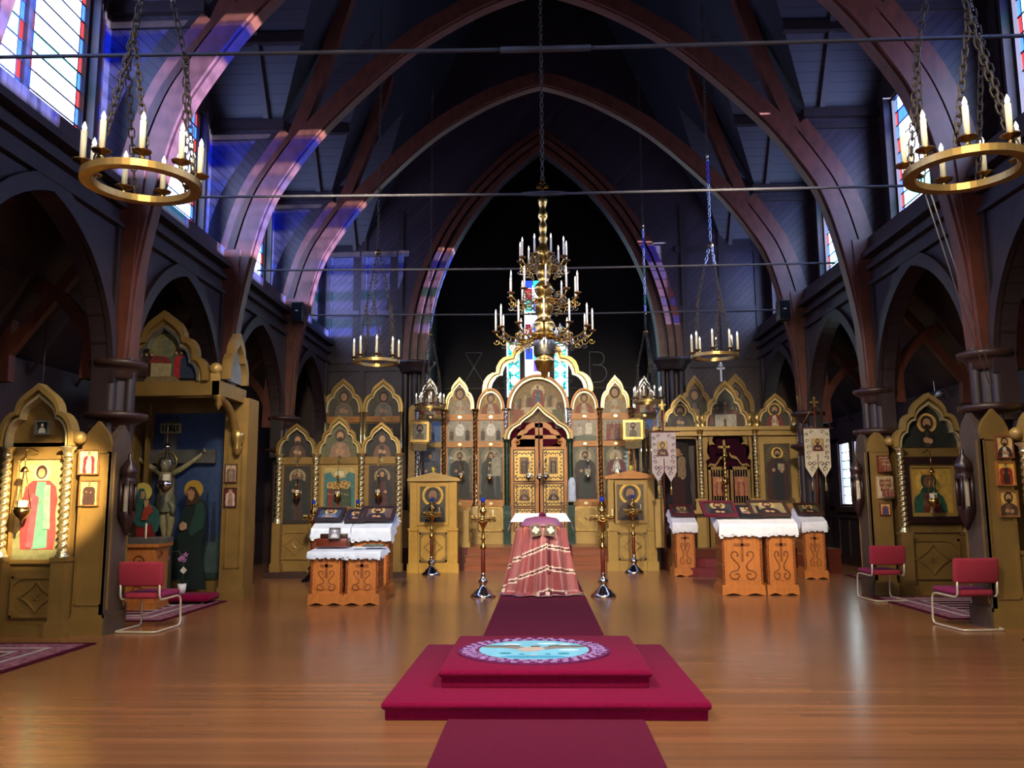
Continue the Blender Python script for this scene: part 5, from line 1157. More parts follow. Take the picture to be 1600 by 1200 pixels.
STW = mat('stand_wood', '5a2012', rough=.3, var=.2)
def candle_stand(label, x, y, Y, hz, lamp=True, tilt=0):
    c = P(x, y, Y); c.z = 0
    t = thing('candle_stand', label, 'candle stand', c, 0, 'tall brass candle stands'); k = hz/1.62
    part('foot', MB().lathe([(.21, 0), (.215, .015), (.2, .03), (.2, .045), (.15, .07), (.14, .1), (.085, .14), (.06, .18), (.05, .2), (.08, .235), (.085, .27), (.05, .3), (.035, .34), (.045, .36), (.03, .39)], 0, 0, 0, 20), CHROME, t, False)
    part('column', MB().lathe([(.032, .38*k), (.036, .4*k), (.036, .74*k), (.03, .76*k)], 0, 0, 0, 12), STW, t, False)
    part('upper_stem', MB().lathe([(.03, .76*k), (.05, .78*k), (.055, .81*k), (.03, .85*k), (.022, .9*k), (.04, .94*k), (.02, .98*k), (.02, 1.1*k), (.035, 1.14*k), (.06, 1.18*k), (.1, 1.25*k)], 0, 0, 0, 14), BRASS, t, False)
    tr = part('tray', MB().lathe([(0, 1.25*k), (.2, 1.25*k), (.215, 1.265*k), (.21, 1.28*k), (.19, 1.27*k), (0, 1.27*k)], 0, 0, 0, 24), BRASS, t, False)
    f = MB()
    for i in range(12):
        a = 2*PI*i/12; f.lathe([(.012, 1.28*k), (.02, 1.30*k), (.022, 1.325*k), (.014, 1.325*k)], .19*math.cos(a), .19*math.sin(a), 0, 7)
    for i in range(10):
        a = 2*PI*i/10; q = [(.21*math.cos(a+.31*j), .21*math.sin(a+.31*j), 1.255*k-.035*math.sin(PI*j*.5)) for j in (0, .5, 1, 1.5, 2)]; f.tube(q, .008, 4)
    fc = part('candle_cups', f, GILT, tr, False); fc['kind'] = 'stuff'
    sc = MB()
    for s_ in (-1, 1):
        for dz in (0, .07): sc.tube([(s_*(.03+.055*(1-i/14)+.03*math.cos(i*.5)), 0, .97*k+dz+.03*math.sin(i*.5)) for i in range(12)], .006, 4)
    part('filigree', sc, GILT, t, False)
    part('finial', MB().lathe([(.07, 1.27*k), (.05, 1.3*k), (.03, 1.33*k), (.065, 1.38*k), (.06, 1.41*k), (.025, 1.45*k), (.03, 1.49*k), (.04, 1.51*k), (.025, 1.53*k), (.035, 1.55*k)], 0, 0, 0, 12), BRASS, t, False)
    part('lamp_glass', MB().lathe([(.025, 1.54*k), (.038, 1.56*k), (.04, 1.61*k), (.036, 1.62*k), (0, 1.58*k)], 0, 0, 0, 10), BLUEGL, t, False)
    cd = part('taper_candle', MB().lathe([(0, 1.27*k), (.008, 1.27*k), (.008, 1.42*k), (0, 1.425*k)], .17, -.05, 0, 7), CREAM, t, False)
    return t
candle_stand('brass candle stand with blue lamp, left of the draped lectern', 755, 931, 14.45, 1.63)
candle_stand('brass candle stand with blue lamp, right of the draped lectern', 943, 930, 14.45, 1.63)
candle_stand('brass candle stand with blue lamp before the bright yellow kiosk', 674, 896, 18.9, 1.66)
candle_stand('brass candle stand with blue lamp before the ochre kiosk', 991, 893, 19.2, 1.70)
candle_stand('brass candle stand mostly hidden behind the left edge of the left lecterns', 487, 902, 17.3, 1.62)
candle_stand('brass candle stand showing only its top above the left lecterns', 557, 902, 17.3, 1.62)

def fringe(mb, pts, n, drop, m=0):
    pass
def cloth_top(w, d, zf, zbk, drop, side, seed=1, over=.05):
    """white cloth: sloping top, front flap, side flaps with pointed corners"""
    r = random.Random(seed); mb = MB(); n = 13; hw = w/2+over; y0, y1 = -d/2-over, d/2+over
    sl = lambda y: zf+(zbk-zf)*(y-y0)/(y1-y0)
    top = [[(-hw+2*hw*i/n, y0+(y1-y0)*j/4, sl(y0+(y1-y0)*j/4)+.012) for i in range(n+1)] for j in range(5)]
    rows = []
    for q in range(4):
        t = q/3; rows.append([(-hw*(1+.05*t)+2*hw*(1+.05*t)*i/n, y0-.015-.02*t*abs(math.sin(i*1.9+seed)), sl(y0)+.012-(drop*(1+.18*abs(2*i/n-1)**2)+.012*math.sin(i*2.3+seed))*t) for i in range(n+1)])
    g = list(reversed(rows))+top
    vs = [p for row in g for p in row]; fs = [(j*(n+1)+i, j*(n+1)+i+1, (j+1)*(n+1)+i+1, (j+1)*(n+1)+i) for j in range(len(g)-1) for i in range(n)]
    mb.add(vs, fs, 0, True)
    for s_ in (-1, 1):
        sv = []
        for j in range(6):
            y = y0+(y1-y0)*j/5
            for q in range(4):
                t = q/3; sv.append((s_*(hw+.012*t+.04*t*abs(math.sin(j*1.7+seed))), y-(.03*t if j == 0 else 0), sl(y)+.012-(side*(1+.35*(1-j/5)))*t))
        mb.add(sv, [(j*4+q, j*4+q+1, (j+1)*4+q+1, (j+1)*4+q) for j in range(5) for q in range(3)], 0, True)
    # fringe along the front
    for i in range(n*4):
        x = -hw+2*hw*(i+.5)/(n*4); z = rows[3][min(n, i//4)][2]
        mb.box(x-.006, x+.006, y0-.03, y0-.024, z-.03, z+.01, 0)
    return mb
CLOTH = mat('altar_cloth', 'dcdce4', rough=.85, var=.06, scale=8, sheen=.2)
CLOTHB = mat('pale_blue_cloth', 'c6d2e8', rough=.85, var=.08, scale=8, sheen=.2)
CARVE = mat('carved_groove', '7e4417', rough=.5, var=.12)
def swan(mb, cx, y, z, s, sx, m=0):
    """S-scroll of the carved panel"""
    q = smooth([(.20, .74), (.16, .82), (.24, .90), (.36, .88), (.40, .76), (.30, .62), (.17, .50), (.13, .38), (.22, .28), (.38, .25), (.47, .14), (.40, .02), (.22, .0), (.13, .09), (.18, .18), (.28, .15)], 3)
    mb.tube([(cx+sx*s*u, y, z+s*v) for u, v in q], .012*s/.5, 5, m)
def lectern(label, x0, x1, base, Y, D, zf, zbk, cloth_label, drop=.16, cl=None, both=True, X=None, kind=1, side=.12, seed=1):
    a, b = Xp(x0, base-40, Y), Xp(x1, base-40, Y); c = Vector(((a+b)/2, Y+D/2, 0)); w = b-a
    t = thing('carved_lectern', label, 'lectern', c, 0, 'carved oak lecterns'); h = w/2
    part('body', MB().add([(-h, -D/2, .1), (h, -D/2, .1), (h, D/2, .1), (-h, D/2, .1), (-h, -D/2, zf), (h, -D/2, zf), (h, D/2, zbk), (-h, D/2, zbk)], [(0, 3, 2, 1), (4, 5, 6, 7), (0, 1, 5, 4), (1, 2, 6, 5), (2, 3, 7, 6), (3, 0, 4, 7)]), LECT, t, False)
    k = 18
    lo = [(-h-.035+(2*h+.07)*i/k, .0+.035*abs(math.sin(PI*2.0*i/k))**2*(1 if 0 < i < k else 0)) for i in range(k+1)]
    part('scalloped_base', MB().prism(lo+[(h+.035, .13), (-h-.035, .13)], -D/2-.05, D/2+.05).box(-h-.03, h+.03, -D/2-.03, D/2+.03, .13, .17), LECT, t, False)
    for sx in (-1, 1): part('rope_corner', MB().rope(sx*(h-.005), -D/2-.005, .18, zf-.03, .02, .07, n=8), LECTD, t, False)
    y = -D/2-.004; H = zf-.17
    pan = part('carved_panel', MB().box(-h+.06, h-.06, y-.008, y+.02, .24, zf-.05), LECT, t, False)
    cv = MB().box(-.022, .022, y-.016, y, .17+H*.38, .17+H*.86).box(-h*.42, h*.42, y-.016, y, .17+H*.64, .17+H*.64+.045)
    part('carved_cross', cv, CARVE, pan, False)
    sc = MB()
    for sx in (-1, 1):
        swan(sc, 0, y-.012, .17+H*.10, H*.50, sx*min(1.25, (h-.09)/(H*.25)))
        sc.tube([(sx*(h*.42+h*.16*math.cos(i*.6)*(1-i/20)), y-.012, .17+H*.82+h*.18*math.sin(i*.6)*(1-i/20)) for i in range(14)], .010, 5)
    part('carved_scrolls', sc, CARVE, pan, False)
    for sx in (-1, 1):
        sd = MB()
        for i in range(3): sd.box(min(sx*h, sx*(h+.012)), max(sx*h, sx*(h+.012)), -D/2+.06, D/2-.06, .25+i*(H-.15)/3, .25+(i+.82)*(H-.15)/3)
        part('side_carving', sd, LECTD, t, False)
    if cloth_label:
        cb = cloth_top(w, D, zf, zbk, drop, side, seed)
        cb.v = [(p[0]+c.x, p[1]+c.y, p[2]) for p in cb.v]
        solo('white_cloth', cb, cl or CLOTH, cloth_label, 'cloth', 'cloths on the lecterns', base=(c.x, c.y, zf))
    return c
def lying_icon(label, c, dx, w, dpt, zf, zbk, D, frame, bg, robe, skin='a9805a', fy=0.0, bust=True, lift=.03):
    """framed icon on the sloping top of a lectern"""
    ang = math.atan2(zbk-zf, D+.1)
    y = -dpt/2+fy; zc_ = zf+(zbk-zf)*((y+D/2+.05)/(D+.1))
    t = thing('framed_icon', label, 'icon', (c.x+dx, c.y+y, zc_+lift), 0, 'framed icons lying on lecterns'); t.rotation_euler = (ang+.12, 0, 0)
    fw = .055
    X = Matrix.Rotation(-PI/2, 4, 'X')     # builder (x, -, z) laid flat: z -> y
    R = Matrix(((1, 0, 0, 0), (0, 0, 1, 0), (0, -1, 0, 0), (0, 0, 0, 1)))
    part('frame', MB().band([(-w/2, 0), (w/2, 0), (w/2, dpt), (-w/2, dpt)], [(-w/2+fw, fw), (w/2-fw, fw), (w/2-fw, dpt-fw), (-w/2+fw, dpt-fw)], -.045, .0, closed=True, X=R), paint(frame), t, False)
    p = Pic(-w/2+fw*.8, w/2-fw*.8, fw*.8, dpt-fw*.8, -.02, bg); p.person(.5, 0, .95, robe, None, skin=skin, halo='b59a62', bust=bust, wid=.95, beard=True)
    p.mb.v = [tuple(R @ Vector(v)) for v in p.mb.v]; part('painting', p.mb, p.mats, t, False)
    return t
# right group
c = lectern('wide carved lectern in front on the right, tall cross between swan scrolls', 1130, 1191, 931, 14.6, .55, 1.16, 1.42, 'white cloth on the wide lectern of the right front pair', .17, seed=2)
lying_icon('maroon framed icon of a half figure, leftmost on the right front pair', c, -.30, .58, .50, 1.2, 1.46, .55, '5a1420', '3c3430', '241c1a', fy=.05)
lying_icon('small black framed pale icon between two larger ones on the right', c, .20, .38, .40, 1.2, 1.42, .55, '181418', 'b5a68c', '7a5a44', fy=.0)
c2 = lectern('narrow carved lectern in front on the right, with twined knot carving', 1200, 1243, 931, 14.6, .55, 1.16, 1.42, 'white cloth on the narrow lectern of the right front pair', .16, seed=5, kind=0)
lying_icon('large brown framed icon of a dark haired saint, right front pair', c2, -.10, .66, .50, 1.2, 1.46, .55, '3c2218', '8a7a54', '2c2018', fy=.06)
c = lectern('carved lectern by the left corner of the right chapel platform', 1055, 1086, 898, 18.25, .5, 1.1, 1.36, 'white cloth on the lectern left of the chapel steps', .17, seed=3, kind=0)
lying_icon('maroon framed dark icon on the lectern left of the chapel steps', c, 0, .5, .42, 1.14, 1.4, .5, '4a1018', '2c2420', '5a4638', fy=.06)
c = lectern('carved lectern at far right beside the red chair', 1257, 1289, 898, 17.55, .5, 1.12, 1.38, 'white cloth on the far right lectern', .16, seed=7, kind=0)
lying_icon('dark framed green icon on the far right lectern', c, 0, .52, .42, 1.16, 1.42, .5, '3a1c14', '4a4c34', '1c1814', fy=.06)
# left group
c = lectern('left lectern of the low front pair on the left', 486, 534, 945, 13.35, .5, .80, .84, 'pale blue cloth on the left lectern of the low pair', .07, CLOTHB, seed=4, side=.07)
cL = c
c = lectern('right lectern of the low front pair on the left', 541, 590, 945, 13.35, .5, .80, .84, 'pale blue cloth on the right lectern of the low pair', .08, CLOTHB, seed=6, side=.08)
solo('prayer_book', MB().bbox(c.x-.02, c.x+.3, c.y-.1, c.y+.12, .875, .905, .008), paint('4a5048'), 'thin dark closed book on the low lectern cloth', 'book')
solo('card', MB().box(c.x-.19, c.x-.05, c.y-.12, c.y+.03, .872, .878), paint('b9b4a8'), 'small pale card lying beside the dark book', 'card')
bx = thing('candle_box', 'dark wooden box with carved top edge on the low lectern', 'box', (cL.x+.0, cL.y+.12, .87))
part('box_body', MB().bbox(-.25, .25, -.12, .14, 0, .13, .01), MAHOG, bx, False); part('box_rail', MB().bbox(-.21, .22, .0, .1, .13, .2, .01), BLACKW, bx, False)
ip = thing('propped_icon', 'small dark blue propped icon on the dark wooden box', 'icon', (cL.x+.06, cL.y-.04, 1.0)); ip.rotation_euler = (-.3, 0, .1)
p = Pic(-.08, .08, 0, .16, -.01, '1c2440'); p.person(.5, 0, .9, '8f95a8', skin='b8b4bc', halo='5a6490', bust=True, wid=.8); part('painting', p.mb, p.mats, ip, False); part('frame', MB().band([(-.09, -.01), (.09, -.01), (.09, .17), (-.09, .17)], [(-.075, .005), (.075, .005), (.075, .155), (-.075, .155)], -.03, .02, closed=True), paint('14121c'), ip, False)
c = lectern('back left lectern holding two dark icons, left side', 491, 543, 925, 14.7, .5, 1.12, 1.36, 'white cloth on the back left lectern', .14, CLOTHB, seed=8)
lying_icon('dark framed icon of a blue-grey half figure on the left', c, -.10, .5, .42, 1.16, 1.4, .5, '24181a', '36435c', '5a6a8a', fy=.05)
lying_icon('small dark framed blue icon between two larger ones on the left', c, .37, .36, .40, 1.14, 1.38, .5, '2a1a18', '28305a', '1c2038', fy=.03)
c = lectern('back right lectern of the left group, tallest with large icon', 554, 606, 925, 14.7, .5, 1.12, 1.36, 'white cloth with fringe on the back right lectern of the left group', .18, CLOTHB, seed=9, side=.2)
lying_icon('large dark framed icon of a hooded half figure on the left', c, .04, .62, .48, 1.16, 1.4, .5, '2c1c1e', '5a4a48', '2a2226', fy=.06)
# ------------------------------------------------------------------ centre of the nave: runner, dais, draped lectern
CX = -.07
z1, z2 = .135, .275
rn = MB().box(CX-.70, CX+.70, 8.95, 19.75, 0, .018)
for k in range(3): rn.box(CX-.70, CX+.70, 19.78+.3*k, 19.815+.3*k, PZ/3*k, PZ/3*(k+1)+.016).box(CX-.70, CX+.70, 19.78+.3*k, 20.13+.3*k, PZ/3*(k+1), PZ/3*(k+1)+.016)
rn.box(CX-.70, CX+.70, 20.4, 22.2, PZ, PZ+.016).box(CX-.70, CX+.70, 19.6, 19.8, 0, .018)
solo('carpet_runner', rn, RUNNER, 'burgundy carpet runner leading up the steps to the royal doors', 'carpet', base=(CX, 14, 0))
solo('carpet_runner', MB().bbox(CX-.70, CX+.70, 2.0, 6.30, 0, .03, .012), RUNNER, 'burgundy carpet runner in front of the dais at the bottom edge', 'carpet', base=(CX, 4, 0))
D = thing('carpeted_dais', 'two-tier crimson carpeted dais in the middle of the nave', 'dais', (CX, 7.6, 0))
part('lower_tier', MB().bbox(CX-1.16, CX+1.16, 6.37, 8.84, 0, z1-.055, .012), CARPET, D)
part('lower_tread', MB().bbox(CX-1.185, CX+1.185, 6.33, 8.87, z1-.06, z1, .028), CARPET, D)
part('upper_tier', MB().bbox(CX-.80, CX+.80, 6.80, 8.46, z1-.005, z2-.055, .012), CARPET, D)
part('upper_tread', MB().bbox(CX-.825, CX+.825, 6.765, 8.49, z2-.06, z2, .028), CARPET, D)
# eagle rug
ec = (-.16, 7.62); ER = .66
E_ = thing('eagle_rug', 'round rug with an eagle on pale blue inside a violet patterned border', 'rug', (ec[0], ec[1], z2))
ringm = mat('violet_rug_border', '6d2a58', rough=.95, var=.2, scale=18)
part('border', MB().lathe([(.46, .0), (ER, 0), (ER, .012), (.46, .012)], 0, 0, 0, 48, smooth=False), ringm, E_, False)
scr = MB()
for k in range(72):
    a = 2*PI*k/72; row = (.525, .60)[k % 2]; sgn = 1 if k % 4 < 2 else -1
    pts = []
    for i in range(10):
        t = sgn*i*.7+k; rr = .036*(1-i/13)
        pts.append(((row+rr*math.cos(t))*math.cos(a)-rr*math.sin(t)*math.sin(a), (row+rr*math.cos(t))*math.sin(a)+rr*math.sin(t)*math.cos(a), .0135))
    scr.tube(pts, .0042, 4)
for k in range(36):
    a = 2*PI*(k+.5)/36; scr.tube([((.56+.06*math.sin(j*1.1))*math.cos(a+.06*j/4), (.56+.06*math.sin(j*1.1))*math.sin(a+.06*j/4), .013) for j in range(5)], .003, 4)
part('scroll_pattern', scr, mat('lilac_yarn', 'a58abf', rough=.95), E_, False)['kind'] = 'stuff'
part('sky_field', MB().lathe([(0, .0), (.475, 0), (.475, .014), (0, .014)], 0, 0, 0, 48, smooth=False), mat('sky_yarn', '7fc4dc', rough=.95, var=.06, scale=8), E_, False)
def rugpoly(name, pts, z, hx): part(name, MB().prism(pts, .012, z, ax='z'), mat('yarn_'+hx, hx, rough=.95, var=.08, scale=20), E_, False)
wing = [(.05, .07), (.12, .12), (.2, .16), (.28, .13), (.36, .14), (.45, .11), (.36, .07), (.30, .08), (.2, .04), (.14, .01), (.05, -.03)]
rugpoly('eagle_wing', wing, .018, '8c8178'); rugpoly('eagle_wing', [(-x, y) for x, y in wing], .018, '8c8178')
wf = [(x*.96+.01, y+.035) for x, y in wing[1:6]]+[(x*.96+.01, y+.015) for x, y in reversed(wing[1:6])]
rugpoly('wing_edge', wf, .0195, '5a5048'); rugpoly('wing_edge', [(-x, y) for x, y in wf], .0195, '5a5048')
rugpoly('eagle_body', [(-.08, .08), (.06, .09), (.1, .02), (.05, -.08), (-.06, -.12), (-.13, -.06), (-.14, 0)], .019, 'c3b0a4')
rugpoly('eagle_head', [(-.02, .1), (.03, .1), (.06, .15), (.02, .17), (-.03, .15)], .019, '6a6258')
for x, y, r in ((-.24, -.20, .05), (.25, -.22, .05), (-.1, -.24, .025), (.12, -.24, .025), (.0, -.29, .03)): rugpoly('island', [(x+r*math.cos(i*.63), y+.7*r*math.sin(i*.63)) for i in range(10)], .017, '3a8aa0' if x else 'c9c4c0')
for x, y, r in ((.3, -.03, .09), (-.2, .26, .08), (.12, .3, .09), (.27, .26, .06)): rugpoly('cloud', [(x+r*math.cos(i*.63), y+.4*r*math.sin(i*.63)) for i in range(10)], .016, 'd9eef2')
rugpoly('sea', [(-.28, -.37), (-.18, -.31), (.18, -.31), (.28, -.37), (.15, -.43), (-.15, -.43)], .016, '4f9ec2')

# draped lectern
LCN = Vector((-.08, 14.75, 0))
dl = thing('draped_lectern', 'lectern hidden under a long rose satin stole with striped bands', 'lectern', LCN)
part('wooden_core', MB().add([(-.3, -.2, 0), (.3, -.2, 0), (.3, .25, 0), (-.3, .25, 0), (-.3, -.2, 1.14), (.3, -.2, 1.14), (.3, .25, 1.3), (-.3, .25, 1.3)], [(0, 3, 2, 1), (4, 5, 6, 7), (0, 1, 5, 4), (1, 2, 6, 5), (2, 3, 7, 6), (3, 0, 4, 7)]), LECT, dl, False)
part('white_underlay', MB().add([(-.53, -.1, 1.22), (.5, -.1, 1.22), (.42, .3, 1.36), (-.45, .3, 1.36)], [(0, 1, 2, 3)]).add([(-.53, -.1, 1.22), (-.45, .3, 1.36), (-.5, .28, 1.18), (-.58, -.05, 1.06)], [(0, 1, 2, 3)]).add([(.5, -.1, 1.22), (.42, .3, 1.36), (.48, .28, 1.18), (.56, -.05, 1.06)], [(0, 1, 2, 3)]), LINEN, dl, False)
SAT = mat('rose_satin', '92484a', rough=.32, var=.2, scale=5, sheen=.4, stretch=(2, 2, .4)); MAUVE = mat('mauve_lining', '7d4a6a', rough=.45, var=.12); STRC = mat('cream_stripe', 'd9c4b4', rough=.4, var=.05); STRD = mat('wine_stripe', '5a1020', rough=.5, var=.1)
cb = MB(); NU, NV = 120, 64
vs = []
for j in range(NV+1):
    v = j/NV                                    # 0 top, 1 floor
    for i in range(NU+1):
        u = i/NU*2-1; th = u*PI*.62             # wraps the front and both sides
        wt = .37+.13*v**1.1+(.06 if u < 0 else .02)*v; dpt = .26+.16*v
        fold = (.05*math.sin(u*20+1.3*math.sin(v*2))+.028*math.sin(u*37+2+v*1.5))*(.15+v*1.0)
        r = 1+fold/.4
        x = wt*math.sin(th)*r/ max(.80, abs(math.sin(PI*.62))) ; y = -dpt*math.cos(th)*r+.02-.08*v
        z = 1.235*(1-v)-.0
        if v < .10: x *= .80+2.0*v; y = y*(.4+6*v) if v < .1 else y; z += .03*(1-abs(u))-.05*abs(u)
        if v > .93: x *= 1+.9*(v-.93)*2+.02*math.sin(u*30); y -= (v-.93)*2.6*(.5+.5*abs(math.sin(u*7+1))); z = max(.022, .04+.02*math.sin(u*33)*(1-v)*8)
        vs.append((x, y, z))
fs, ms = [], []
def stripe(u, v):
    m_ = .12                                    # where the two halves of the stole meet
    for c0, sl_, sr_ in ((.32, .30, .10), (.60, .30, .12), (.90, .28, .10)):
        q = v-(c0+(sl_*(m_-u) if u < m_ else sr_*(u-m_)+.02))*1.0
        if abs(q) < .032: return 2 if abs(q) > .012 else 3
    if v > .955: return 1
    if abs(u-m_) < .04 and v < .7 and v > .2: return 3
    return 0
o = 0
for j in range(NV):
    for i in range(NU):
        cb.add([], [(j*(NU+1)+i, j*(NU+1)+i+1, (j+1)*(NU+1)+i+1, (j+1)*(NU+1)+i)], stripe((i+.5)/NU*2-1, (j+.5)/NV), True)
cb.v = vs
part('satin_drape', cb, [SAT, MAUVE, STRC, STRD], dl, False)
part('shoulder_cape', MB().lathe([(.0, 1.31), (.1, 1.31), (.26, 1.28), (.36, 1.20), (.38, 1.15)], 0, .0, 0, 24, X=Matrix.Scale(.75, 4, (0, 1, 0))), MAUVE, dl, False)
for sx in (-1, 1):
    q = part('stole_patch', MB().box(-.09, .09, -.012, .0, 0, .2), mat('gold_brocade', '6b4f2c', rough=.6), dl, False); q.location = (.03+sx*.105, -.345, .99); q.rotation_euler = (-.2, sx*.2, 0)
    pp = MB().box(-.07, .07, -.018, -.01, .025, .175, 1)
    for k in range(4): pp.disc(.035*math.cos(k*PI/2), .1+.035*math.sin(k*PI/2), .028, -.02-.0005*k, 0, 10)
    pp.disc(0, .1, .03, -.024, 0, 10); part('embroidered_cross', pp, [paint('cfc4b4'), paint('2a0c14')], q, False)
part('collar_knob', MB().lathe([(0, .1), (.05, .08), (.07, .04), (.06, 0)], .02, -.02, 1.29, 12), CURTAIN, dl, False)

# ------------------------------------------------------------------ chairs
def chair(label, c, rz, s=1.0):
    t = thing('side_chair', label, 'chair', c, rz, 'red cantilever side chairs'); t.scale = (s, s, s)
    part('backrest', MB().bbox(-.28, .28, -.04, .04, -.15, .15, .03, X=Matrix.Translation((0, -.27, .70)) @ Matrix.Rotation(.10, 4, 'X')), REDUP, t, False)
    part('seat', MB().bbox(-.25, .25, -.23, .30, .40, .475, .035), PLUMUP, t, False)
    part('seat_back_edge', MB().bbox(-.21, .21, -.245, -.19, .395, .47, .025), REDUP, t, False)
    path = []
    for sx in (1,):
        path = [(.25, -.285, .62), (.25, -.275, .44), (.25, -.25, .395), (.25, -.2, .385), (.255, .18, .395), (.26, .24, .38), (.26, .27, .33), (.26, .29, .08), (.26, .27, .03), (.26, .22, .015), (.26, -.30, .015), (.25, -.345, .015), (.21, -.36, .015)]
    full = path+[(-x, y, z) for x, y, z in reversed(path)]
    part('tube_frame', MB().tube(full, .0135, 8), TUBE, t, False)
    return t
chair('red cantilever chair at left before the crucifix shrine', (-5.02, 10.86, .0), -.05)
chair('red cantilever chair nearest at the right edge', (5.13, 10.95, .0), .1)
chair('smaller looking red cantilever chair further back on the right', (5.28, 13.95, .0), .05)

# ------------------------------------------------------------------ rugs
def rug(label, x0, x1, y0, y1):
    t = thing('patterned_rug', label, 'rug', ((x0+x1)/2, (y0+y1)/2, 0), 0, 'patterned aisle rugs')
    a, b = (x1-x0)/2, (y1-y0)/2
    part('rug_field', MB().box(-a, a, -b, b, .001, .010), mat('rug_plum', '5a2030', rough=.95, var=.3, scale=9), t, False)
    def fr(q, w, z, m): part('rug_stripe', MB().band([(-a+q, -b+q), (a-q, -b+q), (a-q, b-q), (-a+q, b-q)], [(-a+q+w, -b+q+w), (a-q-w, -b+q+w), (a-q-w, b-q-w), (-a+q+w, b-q-w)], 0, .005, closed=True, X=Matrix(((1, 0, 0, 0), (0, 0, 1, 0), (0, -1, 0, z), (0, 0, 0, 1)))), m, t, False)
    ED, PAT, CRM = mat('rug_edge', '4a0f22', rough=.95), mat('rug_rose', '8a5a68', rough=.95, var=.6, scale=16), mat('rug_cream', 'b3a8a4', rough=.95, var=.15)
    fr(0, .07, .0125, ED); fr(.08, .22, .0125, PAT); fr(.32, .06, .013, CRM); fr(.40, .12, .0125, PAT); fr(.55, .04, .013, CRM)
    n = int(b*2/.42)
    for k in range(n):
        yy = -b+.62+(2*b-1.24)*k/max(1, n-1)
        if abs(yy) < b-.58: part('rug_bar', MB().box(-a+.6, a-.6, yy-.025, yy+.025, .01, .0135), CRM, t, False)
    return t
rug('patterned rug before the glaring icon case at the left edge', -7.3, -5.11, 7.75, 9.75)
rug('patterned rug under the left chair and shrine table', -7.2, -5.15, 11.52, 13.9)
rug('patterned rug before the dark framed icon on the right', 5.22, 7.3, 11.6, 14.3)
rug('patterned rug whose tip shows at the right edge', 5.25, 7.3, 7.8, 9.95)
rug('patterned rug far back in the right aisle', 6.25, 7.3, 15.6, 18.4)

# ------------------------------------------------------------------ banners
POLE = mat('banner_pole', '5e2a1c', rough=.4, var=.2)
def banner(label, x0, x1, yt, yb, ynotch, Y, polex, pbase, ptop, bg, icon):
    a, b = Xp(x0, 700, Y), Xp(x1, 700, Y); cx = (a+b)/2; zt, zb_, zn = Zp((x0+x1)/2, yt, Y), Zp((x0+x1)/2, yb, Y), Zp((x0+x1)/2, ynotch, Y)
    t = thing('church_banner', label, 'banner', (Xp(polex, pbase, Y), Y, Zp(polex, pbase, Y)))
    w = b-a; zs2 = zb_+.22
    part('cloth', MB().prism([(a, zs2), (a+w*.24, zb_), (a+w*.48, zs2), (a+w*.48, zn), (cx, zn+.05), (b-w*.48, zn), (b-w*.48, zs2), (b-w*.24, zb_), (b, zs2), (b, zt), (a, zt)], Y-.012, Y+.012), mat('banner_'+bg, bg, rough=.85, var=.06, scale=12), t)
    i0, i1, j0, j1 = rect(*icon, Y)
    p = Pic(i0, i1, j0, j1, Y-.02, 'a08c68'); p.person(.5, 0, .92, '5a1f22', '3a1a1c', halo='c9a44c', bust=True, wid=.85, beard=x0 > 1200); p.done(t, 'banner_icon')
    sc = MB()
    for sx in (-1, 1):
        for (u, v, r, q) in ((.36, .50, .05, 1), (.36, .40, .05, -1), (.36, .62, .045, 1), (.14, .28, .05, -1), (.34, .28, .05, 1), (.24, .16, .055, 1), (.24, .24, .05, -1), (.22, .93, .045, 1), (.40, .88, .04, -1), (.40, .75, .04, 1)):
            sc.tube([(cx+sx*(w*u)+q*r*(1-i/13)*math.cos(i*.6), Y-.017, zb_+(zt-zb_)*v+r*(1-i/13)*math.sin(i*.6)) for i in range(11)], .007, 4)
    part('embroidery', sc, paint('3a2c2c'), t)['kind'] = 'stuff'
    zp0, zp1 = Zp(polex, pbase, Y), Zp(polex, ptop, Y); xp0 = Xp(polex, pbase, Y)
    part('pole', MB().tube([(xp0, Y+.05, zp0), (cx, Y+.05, zt), (cx, Y+.05, zp1)], .024, 8), POLE, t)
    part('crossbar', MB().tube([(a-.1, Y+.02, zt+.02), (b+.1, Y+.02, zt+.02)], .014, 6), POLE, t)
    part('hanging_cord', MB().tube([(a-.05, Y+.02, zt+.03), (cx, Y+.04, zt+.55), (b+.05, Y+.02, zt+.03)], .006, 4), GILT, t)
    cr = MB().box(cx-.018, cx+.018, Y+.035, Y+.06, zp1, zp1+.2).box(cx-.07, cx+.07, Y+.035, Y+.06, zp1+.09, zp1+.125)
    for q in ((0, .2), (.07, .107), (-.07, .107)): cr.lathe([(0, -.03), (.028, 0), (0, .03)], cx+q[0], Y+.045, zp1+q[1], 8)
    part('finial_cross', cr, GILT, t)
    for q in (a+w*.24, b-w*.24): part('tassel', MB().lathe([(.006, 0), (.006, -.1), (.02, -.14), (.022, -.28), (0, -.29)], q, Y, zb_, 7), GILT, t)
    return t
banner('white embroidered church banner on the left of the right chapel', 1018, 1056, 676, 753, 718, 18.95, 1041, 862, 640, 'c9b8b4', (1027, 1043, 690, 713))
banner('white embroidered church banner on the right of the right chapel', 1257, 1297, 670, 746, 711, 18.2, 1281, 898, 636, 'd0c2a6', (1267, 1287, 685, 705))
